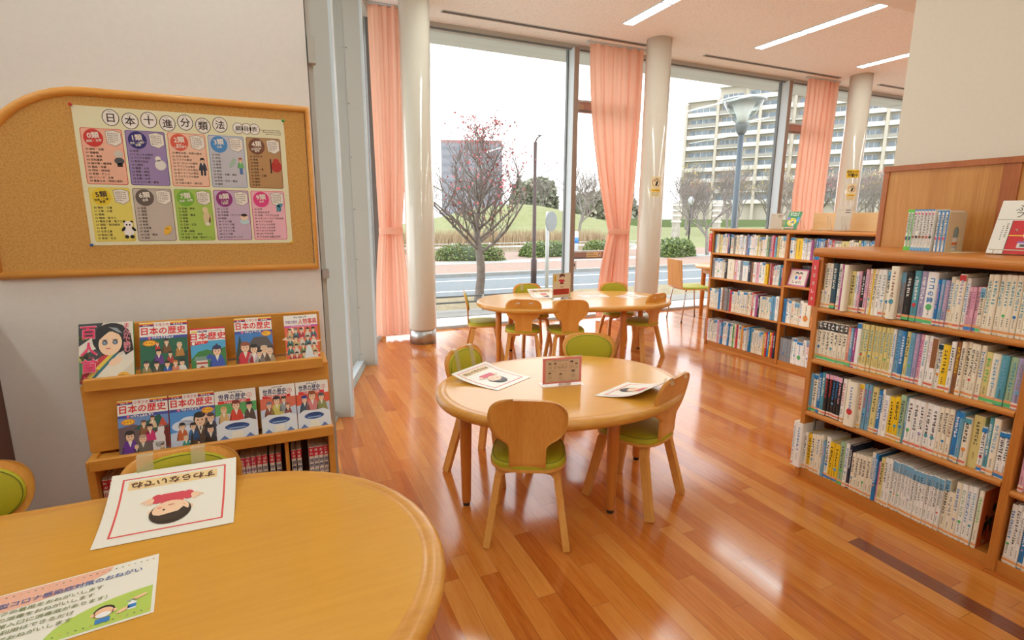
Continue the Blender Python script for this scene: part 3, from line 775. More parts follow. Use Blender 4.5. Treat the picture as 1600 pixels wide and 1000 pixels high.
# ============================================================ tables
def stadium(L, r, n=22):
    pts = []
    for k in range(n + 1): a = -PI / 2 + PI * k / n; pts.append((L + r * math.cos(a), r * math.sin(a), math.cos(a), math.sin(a)))
    for k in range(n + 1): a = PI / 2 + PI * k / n; pts.append((-L + r * math.cos(a), r * math.sin(a), math.cos(a), math.sin(a)))
    return pts
def oval(a_, b_, n=56, e=2.1):
    pts = []
    for k in range(n):
        t = 2 * PI * k / n; c, s = math.cos(t), math.sin(t)
        x = a_ * math.copysign(abs(c) ** (2 / e), c); y = b_ * math.copysign(abs(s) ** (2 / e), s)
        nx, ny = math.copysign(abs(c) ** (2 - 2 / e), c) / a_, math.copysign(abs(s) ** (2 - 2 / e), s) / b_; l = math.hypot(nx, ny); pts.append((x, y, nx / l, ny / l))
    return pts
def table(name, label, loc, rz, outline, h, legs, grp):
    t = thing(name, label, 'table', loc, rz, grp); b = MB()
    th = 0.046; prof = [(0.052, 0.0), (0.044, -0.0001), (0.040, -0.0009), (0.036, -0.0004)] + [(0.023 - 0.023 * math.sin(PI / 2 * q / 5), -0.0005 - 0.0225 * (1 - math.cos(PI / 2 * q / 5))) for q in range(6)] + [(0.023 - 0.023 * math.cos(PI / 2 * q / 4), -th / 2 - 0.023 * math.sin(PI / 2 * q / 4)) for q in range(1, 5)]
    n = len(outline); vs = []
    for i, dz in prof: vs += [(x - nx * i, y - ny * i, h + dz) for x, y, nx, ny in outline]
    b.add(vs[:n], [tuple(range(n))], M_table)
    b.add(vs, [(q * n + k, q * n + (k + 1) % n, (q + 1) * n + (k + 1) % n, (q + 1) * n + k) for q in range(len(prof) - 1) for k in range(n)], M_tedge, True)
    b.add([(x - nx * .023, y - ny * .023, h - th) for x, y, nx, ny in outline], [tuple(range(n - 1, -1, -1))], M_tedge)
    b.build('tabletop', t)
    for x, y in legs:
        b = MB(); b.lathe([(0.027, h - th), (0.027, h - th - .12), (0.0205, 0.022), (0.019, 0.016)], M_tleg, 20); l = b.build('leg', t, (x, y, 0))
        b = MB(); b.lathe([(0.0155, 0.0), (0.0165, 0.003), (0.0165, 0.016)], M_rubber, 16); b.build('foot', l)
    return t
HF, HM, HB = 0.540, 0.528, 0.552
table('reading_table', 'large wooden table with a rounded end in the front left corner', (-0.645, 1.168, 0), 0, stadium(0.455, 0.508), HF, [(0.72, 0.0), (0.35, -0.36), (0.35, 0.36), (-0.35, 0.36), (-0.35, -0.36), (-0.72, 0)], 'low wooden reading tables')
table('reading_table', 'oval wooden table with the pink framed card in the middle of the room', (1.201, 2.098, 0), 0, oval(0.607, 0.483), HM, [(-0.487, 0.002), (0.084, -0.318), (0.52, 0.07), (-0.06, 0.34)], 'low wooden reading tables')
table('reading_table', 'long wooden table with rounded ends before the windows', (2.53, 4.21, 0), math.radians(-12), stadium(0.435, 0.495), HB, [(-0.76, -0.165), (-0.22, -0.33), (0.34, -0.36), (0.745, 0.14), (0.0, 0.34), (-0.55, 0.30)], 'low wooden reading tables')
# ============================================================ children's chairs
def sellipse(a, b_, e, n=36):
    o = []
    for k in range(n):
        t = 2 * PI * k / n; c, s = math.cos(t), math.sin(t); o.append((a * math.copysign(abs(c) ** (2 / e), c), b_ * math.copysign(abs(s) ** (2 / e), s)))
    return o
def cushion(b, loop, fn, th, mat, seam=None):
    """soft pad: loop in (u, v), fn maps (u, v, w)"""
    n = len(loop); prof = [(1.0, 0.0), (1.0, th * .45), (0.975, th * .75), (0.93, th * .92), (0.6, th * 1.08), (0.25, th * 1.15)]
    vs = [fn(u * s, v * s, w) for s, w in prof for u, v in loop] + [fn(0, 0, th * 1.16)]
    fs = [(q * n + k, q * n + (k + 1) % n, (q + 1) * n + (k + 1) % n, (q + 1) * n + k) for q in range(len(prof) - 1) for k in range(n)]
    fs += [(5 * n + k, 5 * n + (k + 1) % n, 6 * n) for k in range(n)]
    b.add(vs, fs, mat, True)
    if seam: b.tube([fn(u * .955, v * .955, th * .86) for u, v in loop + loop[:1]], 0.0016, seam, 5)
def back_profile():
    """plywood centre line (y, z) from under the seat round to the top"""
    pts = [(-0.02, 0.311), (-0.10, 0.311)]
    for k in range(1, 7): a = PI / 2 * k / 6 * 0.93; pts.append((-0.10 - 0.052 * math.sin(a), 0.311 + 0.052 * (1 - math.cos(a))))
    y0, z0 = pts[-1]
    for k in range(1, 15): s = k / 14; pts.append((y0 - 0.008 * s - 0.032 * s * s, z0 + (0.630 - z0) * s))
    return pts
BWID = [(.34, .0725), (.411, .0730), (.425, .0740), (.436, .0800), (.446, .091), (.454, .104), (.4625, .117), (.473, .128), (.486, .1375), (.505, .1475), (.526, .1530), (.544, .1545), (.560, .1545), (.577, .1515), (.592, .1445), (.605, .1340), (.615, .120), (.622, .104), (.627, .084), (.630, .050)]
def back_width(z):
    for (a, p), (c, q) in zip(BWID, BWID[1:]):
        if z <= c:
            t = max(0, (z - a) / (c - a)); return p + (q - p) * t
    return .02
def back_point(u, z, w):
    """point on the inner face of the backrest at height z; w off the face towards the sitter"""
    zz = max(0.36, min(0.65, z)); s = (zz - 0.360) / (0.630 - 0.360); y = -0.1519 - 0.008 * s - 0.032 * s * s - 0.03 * 0 + 0.45 * u * u * 0.6
    return Vector((u, y + 0.0062 + w, z))
def make_chair(label, grp):
    t = thing('child_chair', label, 'chair', (0, 0, 0), 0, grp)
    b = MB(); lp = sellipse(0.157, 0.158, 3.0, 40); b.prism(lp, 0.318, 0.330, M_plye); b.build('seat_board', t)
    b = MB(); cushion(b, [(x * .985, y * .985) for x, y in lp], lambda u, v, w: Vector((u, v, 0.3305 + w)), 0.026, M_green, M_seam); b.build('seat_pad', t)
    b = MB(); pr = back_profile(); NA = 14; vs = []; raw = []
    fine = []
    for i in range(len(pr) - 1):
        n = 1 if i < 7 else 4
        for k in range(n): f = k / n; fine.append((pr[i][0] + (pr[i + 1][0] - pr[i][0]) * f, pr[i][1] + (pr[i + 1][1] - pr[i][1]) * f))
    fine.append((pr[-1][0], pr[-1][1] - 0.0004))
    for i, (y, z) in enumerate(fine):
        y0, z0 = fine[max(i - 1, 0)]; y1, z1 = fine[min(i + 1, len(fine) - 1)]
        dy, dz = y1 - y0, z1 - z0; l = math.hypot(dy, dz); ny, nz = dz / l, -dy / l
        w = 0.0725 if z < 0.36 else max(back_width(z), 0.012)
        for s in (1, -1):
            for k in range(NA + 1):
                x = -w + 2 * w * k / NA; cur = 0.27 * x * x * min(1, max(0, (z - .36) / .08)); raw.append((x, y + s * ny * 0.0058 + cur, z + s * nz * 0.0058))
    q = 2 * (NA + 1); fs = []
    for i in range(len(fine) - 1):
        for side in (0, 1):
            o_ = side * (NA + 1)
            for k in range(NA): fs.append((i * q + o_ + k, i * q + o_ + k + 1, (i + 1) * q + o_ + k + 1, (i + 1) * q + o_ + k))
        for k in (0, NA): fs.append((i * q + k, i * q + NA + 1 + k, (i + 1) * q + NA + 1 + k, (i + 1) * q + k))
    i = len(fine) - 1
    for k in range(NA): fs.append((i * q + k, i * q + k + 1, i * q + NA + 2 + k, i * q + NA + 1 + k))
    b.add(raw, fs, M_ply, True); b.build('backrest', t)
    b = MB(); lp2 = sellipse(0.137, 0.083, 2.2, 40); cushion(b, lp2, lambda u, v, w: back_point(u, 0.538 + v, w), 0.012, M_green, M_seam); b.build('back_pad', t)
    for sx in (-1, 1):
        for sy in (-1, 1):
            ex, ey = sx * (0.150 if sy > 0 else 0.161), sy * (0.165 if sy > 0 else 0.172)
            pts = [(sx * 0.03, sy * 0.085, 0.308), (sx * 0.084, sy * 0.098, 0.308)]
            for k in range(1, 7):
                a = PI / 2 * k / 6; pts.append((sx * (0.084 + 0.036 * math.sin(a)), sy * (0.098 + 0.012 * math.sin(a)), 0.308 - 0.036 * (1 - math.cos(a))))
            pts.append((ex, ey, 0.0)); b = MB(); b.sweep_rect(pts, 0.0180, 0.0135, (0, 1, 0), M_plye); b.build('leg', t)
    return t
def ang(fx, fy): return math.atan2(-fx, fy)
GCH = 'low plywood chairs with green pads'
chairs = [
 ((0.905, 1.845), ang(.469, .883), "child's plywood chair seen from behind in the centre foreground of the oval table"),
 ((1.475, 1.872), ang(-.417, .909), "child's plywood chair turned away at the right end of the oval table"),
 ((1.565, 2.43), ang(-.52, -.854), "child's chair behind the oval table, bare green back pad facing the camera"),
 ((0.955, 2.40), ang(.565, -.826), "child's chair left of the oval table with two tape strips over its green back"),
 ((1.73, 4.50), ang(.955, -.30), "child's chair in profile at the left end of the long table by the window"),
 ((1.94, 4.10), ang(.40, .916), "child's plywood chair seen from behind at the long table, two tape strips on its back"),
 ((2.275, 3.93), ang(.25, .968), "child's plywood chair seen from behind at the long table, no tape on its back"),
 ((3.10, 3.96), ang(-.29, .957), "child's plywood chair half turned at the right end of the long table"),
 ((3.20, 4.45), ang(-.28, -.96), "child's chair behind the long table, green back top showing before the pink curtain"),
 ((2.33, 4.70), ang(-.12, -.993), "child's chair behind the left half of the long table, paper sign hung over its back"),
 ((-0.812, 1.635), ang(.15, -.989), "child's chair cut by the left picture edge behind the front table"),
 ((-0.295, 1.515), ang(.03, -.999), "child's chair behind the front table with a large paper sign taped over its back"),
]
proto = make_chair(chairs[0][2], GCH); proto.location = (*chairs[0][0], 0); proto.rotation_euler = (0, 0, chairs[0][1])
for (xy, rz, lb) in chairs[1:]: dup(proto, (*xy, 0), rz, lb)
def on_chair(i):
    (x, y), rz, _ = chairs[i]; return Matrix.Translation((x, y, 0)) @ Matrix.Rotation(rz, 4, 'Z')
# ============================================================ paper signs
def bez(p0, p1, p2, p3, t):
    s = 1 - t; return p0 * s ** 3 + p1 * 3 * s * s * t + p2 * 3 * s * t * t + p3 * t ** 3
def sign_fn(bl, br, tl, tr, bulge):
    """sheet lying on the table at the b edge and curling up to the t edge"""
    bl, br, tl, tr = map(Vector, (bl, br, tl, tr))
    def col(b_, t_, k):
        d = t_ - b_; f = Vector((d.x, d.y, 0))
        return bez(b_, b_ + f * 0.45, b_ + f * 0.75 + Vector((0, 0, (t_.z - b_.z) * bulge)), t_, k)
    Ww = (br - bl).length; Hh = (tl - bl).length
    def fn(u, v, w):
        a = u / Ww; k = v / Hh; p = col(bl, tl, k) * (1 - a) + col(br, tr, k) * a
        k2 = min(1, k + .01); k1 = k2 - .02; tv = (col(bl, tl, k2) - col(bl, tl, k1)); n = (br - bl).cross(tv).normalized()
        return p + n * (w + 0.0008)
    return fn, Ww, Hh
def kid(pr, u, v, s, shirt=(216, 74, 88), w=3, flip=1):
    """smiling child, arms crossed in an X, drawn flat"""
    sh = K(*shirt); skn = K(246, 206, 172); hr = K(62, 48, 42)
    pr.rect(u - .22 * s, v - .62 * s, u + .22 * s, v - .22 * s, sh, w, 3, 3)
    for d in (-1, 1):
        pr.ell(u + d * .30 * s, v - .46 * s, .12 * s, .17 * s, sh, w, 14)
        pr.ell(u + d * .44 * s, v - .42 * s, .085 * s, .10 * s, skn, w + 1, 12)
        for q in range(4): pr.ell(u + d * (.40 + .055 * q) * s, v - (.31 + .012 * q * q) * s, .022 * s, .075 * s, skn, w + 1, 8, rot=-d * (.1 + .25 * q))
    pr.ell(u, v + .08 * s, .40 * s, .40 * s, hr, w + 1, 24)
    pr.ell(u, v - .01 * s, .35 * s, .31 * s, skn, w + 2, 24)
    for d in (-1, 1): pr.ell(u + d * .37 * s, v - .01 * s, .06 * s, .08 * s, skn, w + 1, 12); pr.ell(u + d * .13 * s, v - .01 * s, .026 * s, .034 * s, hr, w + 3, 10); pr.ell(u + d * .22 * s, v - .10 * s, .05 * s, .035 * s, K(240, 160, 140), w + 3, 10)
    pr.poly([(u - .34 * s, v + .10 * s), (u - .20 * s, v + .40 * s), (u + .24 * s, v + .40 * s), (u + .34 * s, v + .12 * s), (u + .05 * s, v + .24 * s)], hr, w + 4)
    pr.ell(u, v - .15 * s, .07 * s, .028 * s, K(190, 80, 70), w + 3, 10, t0=180, t1=361)
def no_sit_sign(label, bl, br, tl, tr, bulge, tapes):
    """the sheet reads the right way up from the chair, so it is drawn turned round for someone across the table"""
    b = MB(); fn, Ww, Hh = sign_fn(bl, br, tl, tr, bulge); pr = Print(b, fn, 0.0004)
    pr.rect(0, 0, Ww, Hh, M_paper, 0, 10, 16)
    b2 = MB()
    fn2 = lambda u, v, w: fn(Ww - u, Hh - v, w); pt = Print(b, fn2, 0.0004)
    red = K(226, 84, 80); m = 0.088 * Ww
    pt.frame(m, m, Ww - m, Hh - m, 0.0045, red, 1, 12)
    pt.rect(.16 * Ww, .135 * Hh, .86 * Ww, .27 * Hh, K(240, 208, 150), 1, 8, 3)
    pt.text('すわらないでね', .51 * Ww, .200 * Hh, .098 * Ww, K(92, 52, 34), 3, 0.035, fit=.66 * Ww)
    kid(pt, .5 * Ww, .66 * Hh, .40 * Hh)
    o = b.build('paper_sign'); tag(o, label, 'sign', 'paper signs hung over chairs')
    for pts in tapes:
        b = MB(); b.add(pts, [(0, 1, 2, 3)] if len(pts) == 4 else [(0, 1, 2, 3), (3, 2, 4, 5)], M_tape); b.build('tape', o)
    return o
def tape_over(M, x, z0, w=0.026, dz=0.05):
    """strip folded over a chair back: front down to z0, over the rim, short tail behind"""
    f = [M @ (back_point(x - w / 2, z0, 0.019)), M @ (back_point(x + w / 2, z0, 0.019)), M @ (back_point(x + w / 2, 0.6325, 0.016)), M @ (back_point(x - w / 2, 0.6325, 0.016))]
    r = [M @ (back_point(x + w / 2, 0.6345, -0.004)), M @ (back_point(x - w / 2, 0.6345, -0.004))]
    g = [M @ (back_point(x + w / 2, 0.617 - dz * .2, -0.0215)), M @ (back_point(x - w / 2, 0.617 - dz * .2, -0.0215))]
    return [f, [f[3], f[2], r[0], r[1]], [r[1], r[0], g[0], g[1]]]
M11 = on_chair(11)
no_sit_sign('large square paper sign curling from the front table up to a chair', (-0.4455, 1.386, HF + .0008), (-0.1505, 1.380, HF + .0008), (-0.462, 1.672, 0.592), (-0.157, 1.668, 0.592), 0.35, tape_over(M11, 0.085, 0.56, .04) + tape_over(M11, -0.045, 0.57, .036))
M3 = on_chair(3)
no_sit_sign('square paper sign draped from the left chair onto the oval table', (0.871, 2.099, HM + .0008), (1.099, 2.222, HM + .0008), (0.719, 2.322, 0.562), (0.958, 2.475, 0.560), 0.3, tape_over(M3, 0.07, 0.46, .034) + tape_over(M3, -0.06, 0.46, .034))
M1 = on_chair(1)
no_sit_sign('glossy paper sign curling from the right chair onto the oval table', (1.484, 1.969, HM + .0008), (1.234, 1.867, HM + .0008), (1.640, 1.800, 0.580), (1.402, 1.715, 0.580), 0.2, tape_over(M1, 0.06, 0.55, .03) + tape_over(M1, -0.075, 0.55, .03))
M9 = on_chair(9)
no_sit_sign('paper sign hung from the back left chair onto the long table', (2.20, 4.37, HB + .001), (2.48, 4.34, HB + .001), (2.20, 4.565, 0.618), (2.46, 4.535, 0.618), 0.4, tape_over(M9, 0.06, 0.56, .03))
def flat_sheet(label, c, yaw, w, h, z):
    b = MB(); u = Vector((math.cos(yaw), math.sin(yaw), 0)); v = Vector((-math.sin(yaw), math.cos(yaw), 0)); o = Vector((*c, z + .0008)) - u * w / 2 - v * h / 2
    pr = Print(b, plane_fn(o, u, v), 0.0004); pr.rect(0, 0, w, h, M_paper, 0, 2, 2); pr.frame(.02, .02, w - .02, h - .02, .004, K(226, 84, 80), 1); pr.ell(w * .5, h * .4, .04, .04, K(62, 48, 42), 1); pr.ell(w * .5, h * .39, .034, .034, K(246, 206, 172), 2); pr.text('すわらないでね', w * .5, h * .78, .026, K(92, 52, 34), 2, 0.03)
    return tag(b.build('paper_sign'), label, 'sign', 'paper signs hung over chairs')
flat_sheet('white paper sign lying flat on the long table right of the standing card', (2.80, 4.31), -0.2, .27, .21, HB)
flat_sheet('white paper sign lying at the long table right end before the half turned chair', (3.13, 4.14), 0.35, .27, .22, HB)
for i, lb in ((5, 'near left chair of the long table'), (7, 'half turned right chair of the long table')):
    for k, x in enumerate((-0.05, 0.06)):
        Mx = on_chair(i); b = MB(); b.add([Mx @ back_point(x + a, z, -0.0135) for a, z in ((-.017, .584), (.017, .590), (.017, .602), (-.017, .596))], [(0, 1, 2, 3)], P('white_tape', (232, 222, 206), 0.3)); o = b.build('tape_strip'); tag(o, '%s tape strip on the back of the %s' % (('left', 'right')[k], lb), 'tape', 'tape strips on chair backs')
# flat notice on the front table
b = MB(); tr_ = Vector((-0.296, 1.300, 0)); br_ = Vector((-0.2715, 1.100, 0)); vv = (tr_ - br_).normalized(); uu = Vector((vv.y, -vv.x, 0)); W4, H4 = 0.302, 0.211
pr = Print(b, plane_fn(br_ - uu * W4 + Vector((0, 0, HF + .001)), uu, vv), 0.0004)
pr.rect(0, 0, W4, H4, M_paper, 0, 1, 1)
pr.poly([(.004, H4 - .004)] + [(.004 + .215 * math.cos(t), H4 - .004 - .062 * math.sin(t)) for t in [PI / 2 * k / 10 for k in range(11)]][::1], K(240, 182, 156), 1)
pr.poly([(W4 - .006, .006)] + [(W4 - .006 - .165 * math.cos(t), .006 + .088 * math.sin(t)) for t in [PI / 2 * k / 12 for k in range(13)]], K(182, 206, 92), 1)
for k in range(26):
    c = ((96, 110, 60), (226, 164, 84), (150, 140, 130), (70, 96, 60))[k % 4]
    pr.ell(.012 + k * .0112, H4 - .0165, .0019, .0016, K(*c), 2, 8); pr.ell(.012 + k * .0112, .0165, .0019, .0016, K(*c), 2, 8)
pr.text('新型コロナ感染症対策のおねがい', .148, H4 - .046, .0165, K(96, 112, 168), 3, 0.02, fit=.25)
for k, s_ in enumerate(('マスクの着用をおねがいします', '手指の消毒をおねがいします', '（図書館入口に消毒液があります）', '館内の利用はできるだけ', '短時間でおねがいします')):
    pr.text(s_, .022, H4 - .073 - .0205 * k, .0128, K(138, 144, 96), 3, 0.016, left=True)
u, v = W4 - .083, .050
pr.ell(u, v, .0175, .0185, K(40, 34, 34), 3, 20); pr.ell(u, v - .004, .0155, .0155, K(246, 196, 160), 4, 20); pr.ell(u - .017, v - .005, .004, .005, K(246, 196, 160), 4, 10); pr.ell(u + .017, v - .005, .004, .005, K(246, 196, 160), 4, 10); pr.ell(u, v - .011, .0115, .008, K(240, 240, 238), 5, 16); pr.rect(u - .0115, v - .034, u + .0115, v - .020, K(58, 128, 196), 3)
u, v = W4 - .038, .058
pr.rect(u - .007, v - .026, u + .007, v - .004, K(240, 240, 240), 3); pr.rect(u - .007, v - .022, u + .007, v - .011, K(58, 128, 196), 4); pr.rect(u - .003, v - .004, u + .003, v + .003, K(236, 236, 236), 3); pr.rect(u - .010, v + .001, u + .004, v + .004, K(176, 190, 200), 4)
pr.ell(u + .011, v + .007, .014, .0045, K(246, 196, 160), 4, 12, rot=.35); pr.ell(u - .014, v - .022, .012, .005, K(246, 196, 160), 4, 12, rot=.5)
tag(b.build('paper_notice'), 'white paper notice with green corner and Japanese text lying on the front table', 'notice')
# ============================================================ acrylic stands
t = thing('card_stand', 'clear acrylic stand with a pink bordered card on the oval table', 'stand', (1.181, 2.060, HM), math.radians(-9))
b = MB(); b.box(-.098, .098, -.0045, -.0025, 0.0, .137, M_acryl); b.box(-.098, .098, .0025, .0045, 0.0, .137, M_acryl); b.box(-.103, .103, -.03, .045, 0.0, .002, M_acryl); b.build('acrylic_holder', t)
b = MB(); b.box(-.096, .096, -.001, .001, .009, .132, P('pink_card', (250, 138, 140), 0.5)); pr = Print(b, plane_fn((-.096, -.0011, .009), (1, 0, 0), (0, 0, 1)), 0.0002)
pr.rect(.013, .008, .181, .115, K(236, 204, 174), 1); lc = K(168, 128, 98); hc = K(92, 50, 42)
def outline_kid(u, v, s, hair=True):
    pr.ring(u, v, .30 * s, .34 * s, lc, 2, 20)
    if hair: pr.ell(u, v + .10 * s, .33 * s, .28 * s, hc, 3, 14, t0=-10, t1=190)
    for d in (-.1, .1): pr.ell(u + d * s, v - .03 * s, .03 * s, .04 * s, hc, 3, 8)
    for (a0, b0, a1, b1) in ((-.36, -.95, -.30, -.38), (.30, -.95, .36, -.38), (-.36, -.98, .36, -.93), (-.36, -.66, .30, -.61), (-.02, -.9, .04, -.5)): pr.rect(u + a0 * s, v + b0 * s, u + a1 * s, v + b1 * s, lc, 2)
for u, v, s in ((.034, .093, .021), (.060, .093, .021), (.142, .098, .026), (.166, .088, .020), (.034, .047, .022), (.088, .041, .022), (.150, .052, .025)): outline_kid(u, v, s)
for u in (.085, .108): pr.ring(u, .082, .010, .0115, lc, 2, 16); pr.line(u - .010, .078, u + .010, .008, lc, 2)
pr.line(.05, .110, .13, .005, hc, 2)
for u in (.045, .100, .150): pr.line(u - .016, .062, u + .016, .0045, lc, 2); pr.line(u - .016, .014, u + .016, .0045, lc, 2)
b.build('card', t)
t = thing('card_stand', 'tall clear stand with a cartoon child and red banner on the long table', 'stand', (2.415, 4.262, HB), math.radians(6))
b = MB(); b.box(-.108, .108, -.0045, -.0025, 0, .245, M_acryl); b.box(-.108, .108, .0025, .0045, 0, .245, M_acryl); b.box(-.112, .112, -.02, .06, 0, .002, M_acryl); b.build('acrylic_holder', t)
b = MB(); b.box(-.102, .102, -.001, .001, .014, .242, P('cream_card', (238, 222, 196), 0.5)); pr = Print(b, plane_fn((-.102, -.0011, .014), (1, 0, 0), (0, 0, 1)), 0.0003)
pr.frame(.003, .003, .201, .225, .003, K(206, 190, 158), 1)
pr.rrect(.008, .028, .188, .082, .008, K(216, 42, 40), 1); pr.line(.016, .066, .182, .017, K(70, 24, 22), 2, 1.0); pr.line(.016, .044, .182, .017, K(70, 24, 22), 2, 1.0)
pr.ell(.103, .100, .022, .004, K(196, 90, 96), 1); pr.rect(.090, .100, .097, .128, K(240, 218, 196), 1); pr.rect(.106, .100, .113, .128, K(240, 218, 196), 1)
pr.rect(.082, .126, .122, .142, K(74, 34, 34), 2); pr.rrect(.083, .138, .121, .176, .008, K(222, 68, 84), 3); pr.ell(.078, .162, .016, .007, K(222, 68, 84), 3, rot=.4); pr.ell(.124, .160, .014, .008, K(222, 68, 84), 3, rot=-.9); pr.ell(.061, .169, .007, .006, K(240, 214, 190), 3)
pr.ell(.103, .196, .029, .027, K(110, 50, 38), 3); pr.ell(.130, .207, .008, .008, K(110, 50, 38), 3); pr.ell(.103, .186, .024, .018, K(244, 220, 196), 4); pr.poly([(.076, .190), (.080, .212), (.112, .216), (.130, .196), (.112, .200)], K(110, 50, 38), 5)
for d in (-.009, .009): pr.ell(.103 + d, .186, .0018, .0025, K(60, 40, 40), 5, 8)
pr.rrect(.014, .150, .036, .214, .006, K(244, 206, 40), 2); pr.poly([(.034, .158), (.050, .168), (.034, .176)], K(244, 206, 40), 2)
for k in range(4): pr.scribble(.025, .203 - .014 * k, .012, K(120, 80, 20), 3)
b.build('card', t)
# ============================================================ the taller chair and round table behind the far bookcase
t = thing('cafe_chair', 'full size plywood chair with metal legs and pale green seat near the far bookcase', 'chair', (4.87, 5.22, 0), -math.radians(104) + 0)
b = MB(); b.prism([(x, y) for x, y in sellipse(.205, .205, 4)], .415, .427, M_plye); b.build('seat_board', t)
b = MB(); cushion(b, sellipse(.195, .195, 4), lambda u, v, w: Vector((u, v, .4275 + w)), .022, P('pale_green_vinyl', (186, 196, 78), .6)); b.build('seat_pad', t)
b = MB(); pth = [(0, -.10, .421), (0, -.17, .421)] + [(0, -.17 - .045 * math.sin(PI / 2 * k / 5), .421 + .045 * (1 - math.cos(PI / 2 * k / 5))) for k in range(1, 6)] + [(0, -.225, .60), (0, -.245, .79)]
b.sweep_rect(pth, .19, .006, (1, 0, 0), M_ply); b.build('backrest', t)
for sx in (-1, 1):
    for sy in (-1, 1):
        b = MB(); b.tube([(sx * .10, sy * .10, .405), (sx * .16, sy * .14, .402), (sx * .175, sy * .155, .385), (sx * .20, sy * .20, .012)], .0085, M_chrome, 8); b.tube([(sx * .20, sy * .20, .014), (sx * .20, sy * .20, 0)], .010, M_rubber, 8); b.build('leg', t)
t = thing('round_table', 'taller round edged wooden table partly hidden by the far bookcase', 'table', (5.62, 5.18, 0), 0, None)
b = MB(); b.lathe([(0.50, .645), (.53, .65), (.538, .665), (.53, .682), (.50, .69)], M_tedge, 48); b.build('tabletop', t)
b = MB(); b.lathe([(0.43, .58), (.44, .58), (.44, .645), (.43, .645)], M_tedge, 40); b.build('apron', t)
for a in (145, 235, 325, 55):
    b = MB(); b.lathe([(.031, .645), (.031, .5), (.026, .012), (.022, 0)], M_tleg, 18); b.build('leg', t, (.42 * math.cos(math.radians(a)), .42 * math.sin(math.radians(a)), 0))
# ============================================================ comic display rack on the left
t = thing('display_rack', 'wooden stepped display rack of comic books under the notice board', 'rack', (-0.262, 2.30, 0)); RX, RY = -0.262, 2.30
def rb(name, bx, mat=M_rack, bev=0.003):
    b = MB()
    for q in bx: b.box(q[0] - RX, q[1] - RX, q[2] - RY, q[3] - RY, q[4], q[5], mat, bev)
    return b.build(name, t)
XL, XR = -0.690, 0.165
rb('upper_back_panel', [(XL, XR - .012, 2.47, 2.49, 0.70, 0.885)])
rb('upper_ledge', [(XL + .02, XR - .022, 2.262, 2.285, 0.677, 0.722), (XL + .02, XR - .022, 2.285, 2.40, 0.677, 0.692)])
rb('middle_panel', [(XL, XR, 2.300, 2.49, 0.43, 0.692)])
rb('lower_ledge', [(XL + .025, XR - .008, 2.175, 2.198, 0.405, 0.448), (XL + .025, XR - .008, 2.198, 2.31, 0.405, 0.420)])
rb('side_panel', [(XL + .005, XL + .030, 2.215, 2.50, 0.0, 0.43)]); rb('side_panel', [(XR - .024, XR, 2.215, 2.50, 0.0, 0.43)])
rb('divider', [(-0.222, -0.207, 2.225, 2.48, 0.13, 0.405)]); rb('divider', [(-0.030, -0.015, 2.225, 2.48, 0.13, 0.405)])
rb('bottom_shelf', [(XL + .03, XR - .024, 2.225, 2.48, 0.11, 0.13)]); rb('back_board', [(XL + .03, XR - .024, 2.48, 2.495, 0.0, 0.405)], M_back)
rb('plinth', [(XL + .03, XR - .024, 2.24, 2.26, 0.0, 0.11)])
def cover_base(name, x, y, z, w, h, th, tilt, edge):
    """front-facing comic leaning back; print fn on its cover"""
    b = MB(); M = Matrix.Translation((x, y, z)) @ Matrix.Rotation(-tilt, 4, 'X')
    b.box(0, w, 0.0, th, 0, h, M_paper, 0, M)
    b.box(w, w + .0006, 0.001, th - .001, 0, h, K(*edge), 0, M)
    n = (M.to_3x3() @ Vector((0, -1, 0)))
    fn = lambda u, v, l: M @ Vector((u, 0, v)) + n * (l + .0002)
    return b, Print(b, fn, 0.00022)
NAVY, RED, WHT, YEL, BLU, ORG = K(44, 48, 128), K(224, 44, 50), K(244, 240, 232), K(248, 214, 40), K(70, 78, 168), K(246, 150, 40)
def hist_cover(pr, w, h, sky, ground, sub, people, extra=None, starleft=True):
    pr.rect(0, 0, w, h, WHT, 1)
    for a, c in ((0, 1), (1, 1)):
        u0, u1 = (0, .30 * w) if a == 0 else (.64 * w, w)
        pr.rect(u0, .972 * h, u1, .992 * h, YEL, 2); pr.rect(u0, .945 * h, u1, .972 * h, K(222, 60, 70) if a == 0 else K(222, 60, 70), 2); pr.rect(u0, .925 * h, u1, .947 * h, NAVY, 3); pr.line(u0 + .01, .948 * h, u1 - .008, .0075, WHT, 4)
    pr.text('少年少女', .47 * w, .945 * h, .0125, K(206, 60, 80), 3, .012, fit=.3 * w)
    pr.text('日本の歴史', .5 * w, .832 * h, .030, RED, 3, .03, fit=.92 * w)
    pr.rect(0, 0, w, .72 * h, sky, 2, 1, 1); pr.rect(0, .685 * h, w, .735 * h, BLU, 3); pr.line(.25 * w, .71 * h, .72 * w, .009, WHT, 4, 1.0); pr.ell(.2 * w, .71 * h, .006, .006, K(236, 120, 160), 4, 4)
    for q in ground: pr.poly([(a * w, c * h) for a, c in q[1]], K(*q[0]), 3)
    if extra: extra(pr, w, h)
    for (u, v, s, robe, hair) in people: pr.person(u * w, v * h, s * h, robe, hair, w=5)
    pr.star((.20 if starleft else .84) * w, (.615 if starleft else .66) * h, .155 * w, .062 * h, ORG, 9); pr.star((.20 if starleft else .84) * w, (.615 if starleft else .66) * h, .115 * w, .043 * h, YEL, 10); pr.line((.11 if starleft else .75) * w, (.615 if starleft else .66) * h, (.29 if starleft else .93) * w, .008, RED, 11)
def finish(b, label): return tag(b.build('comic_book'), label, 'book', 'comic books displayed face out')
BLK = (48, 42, 42)
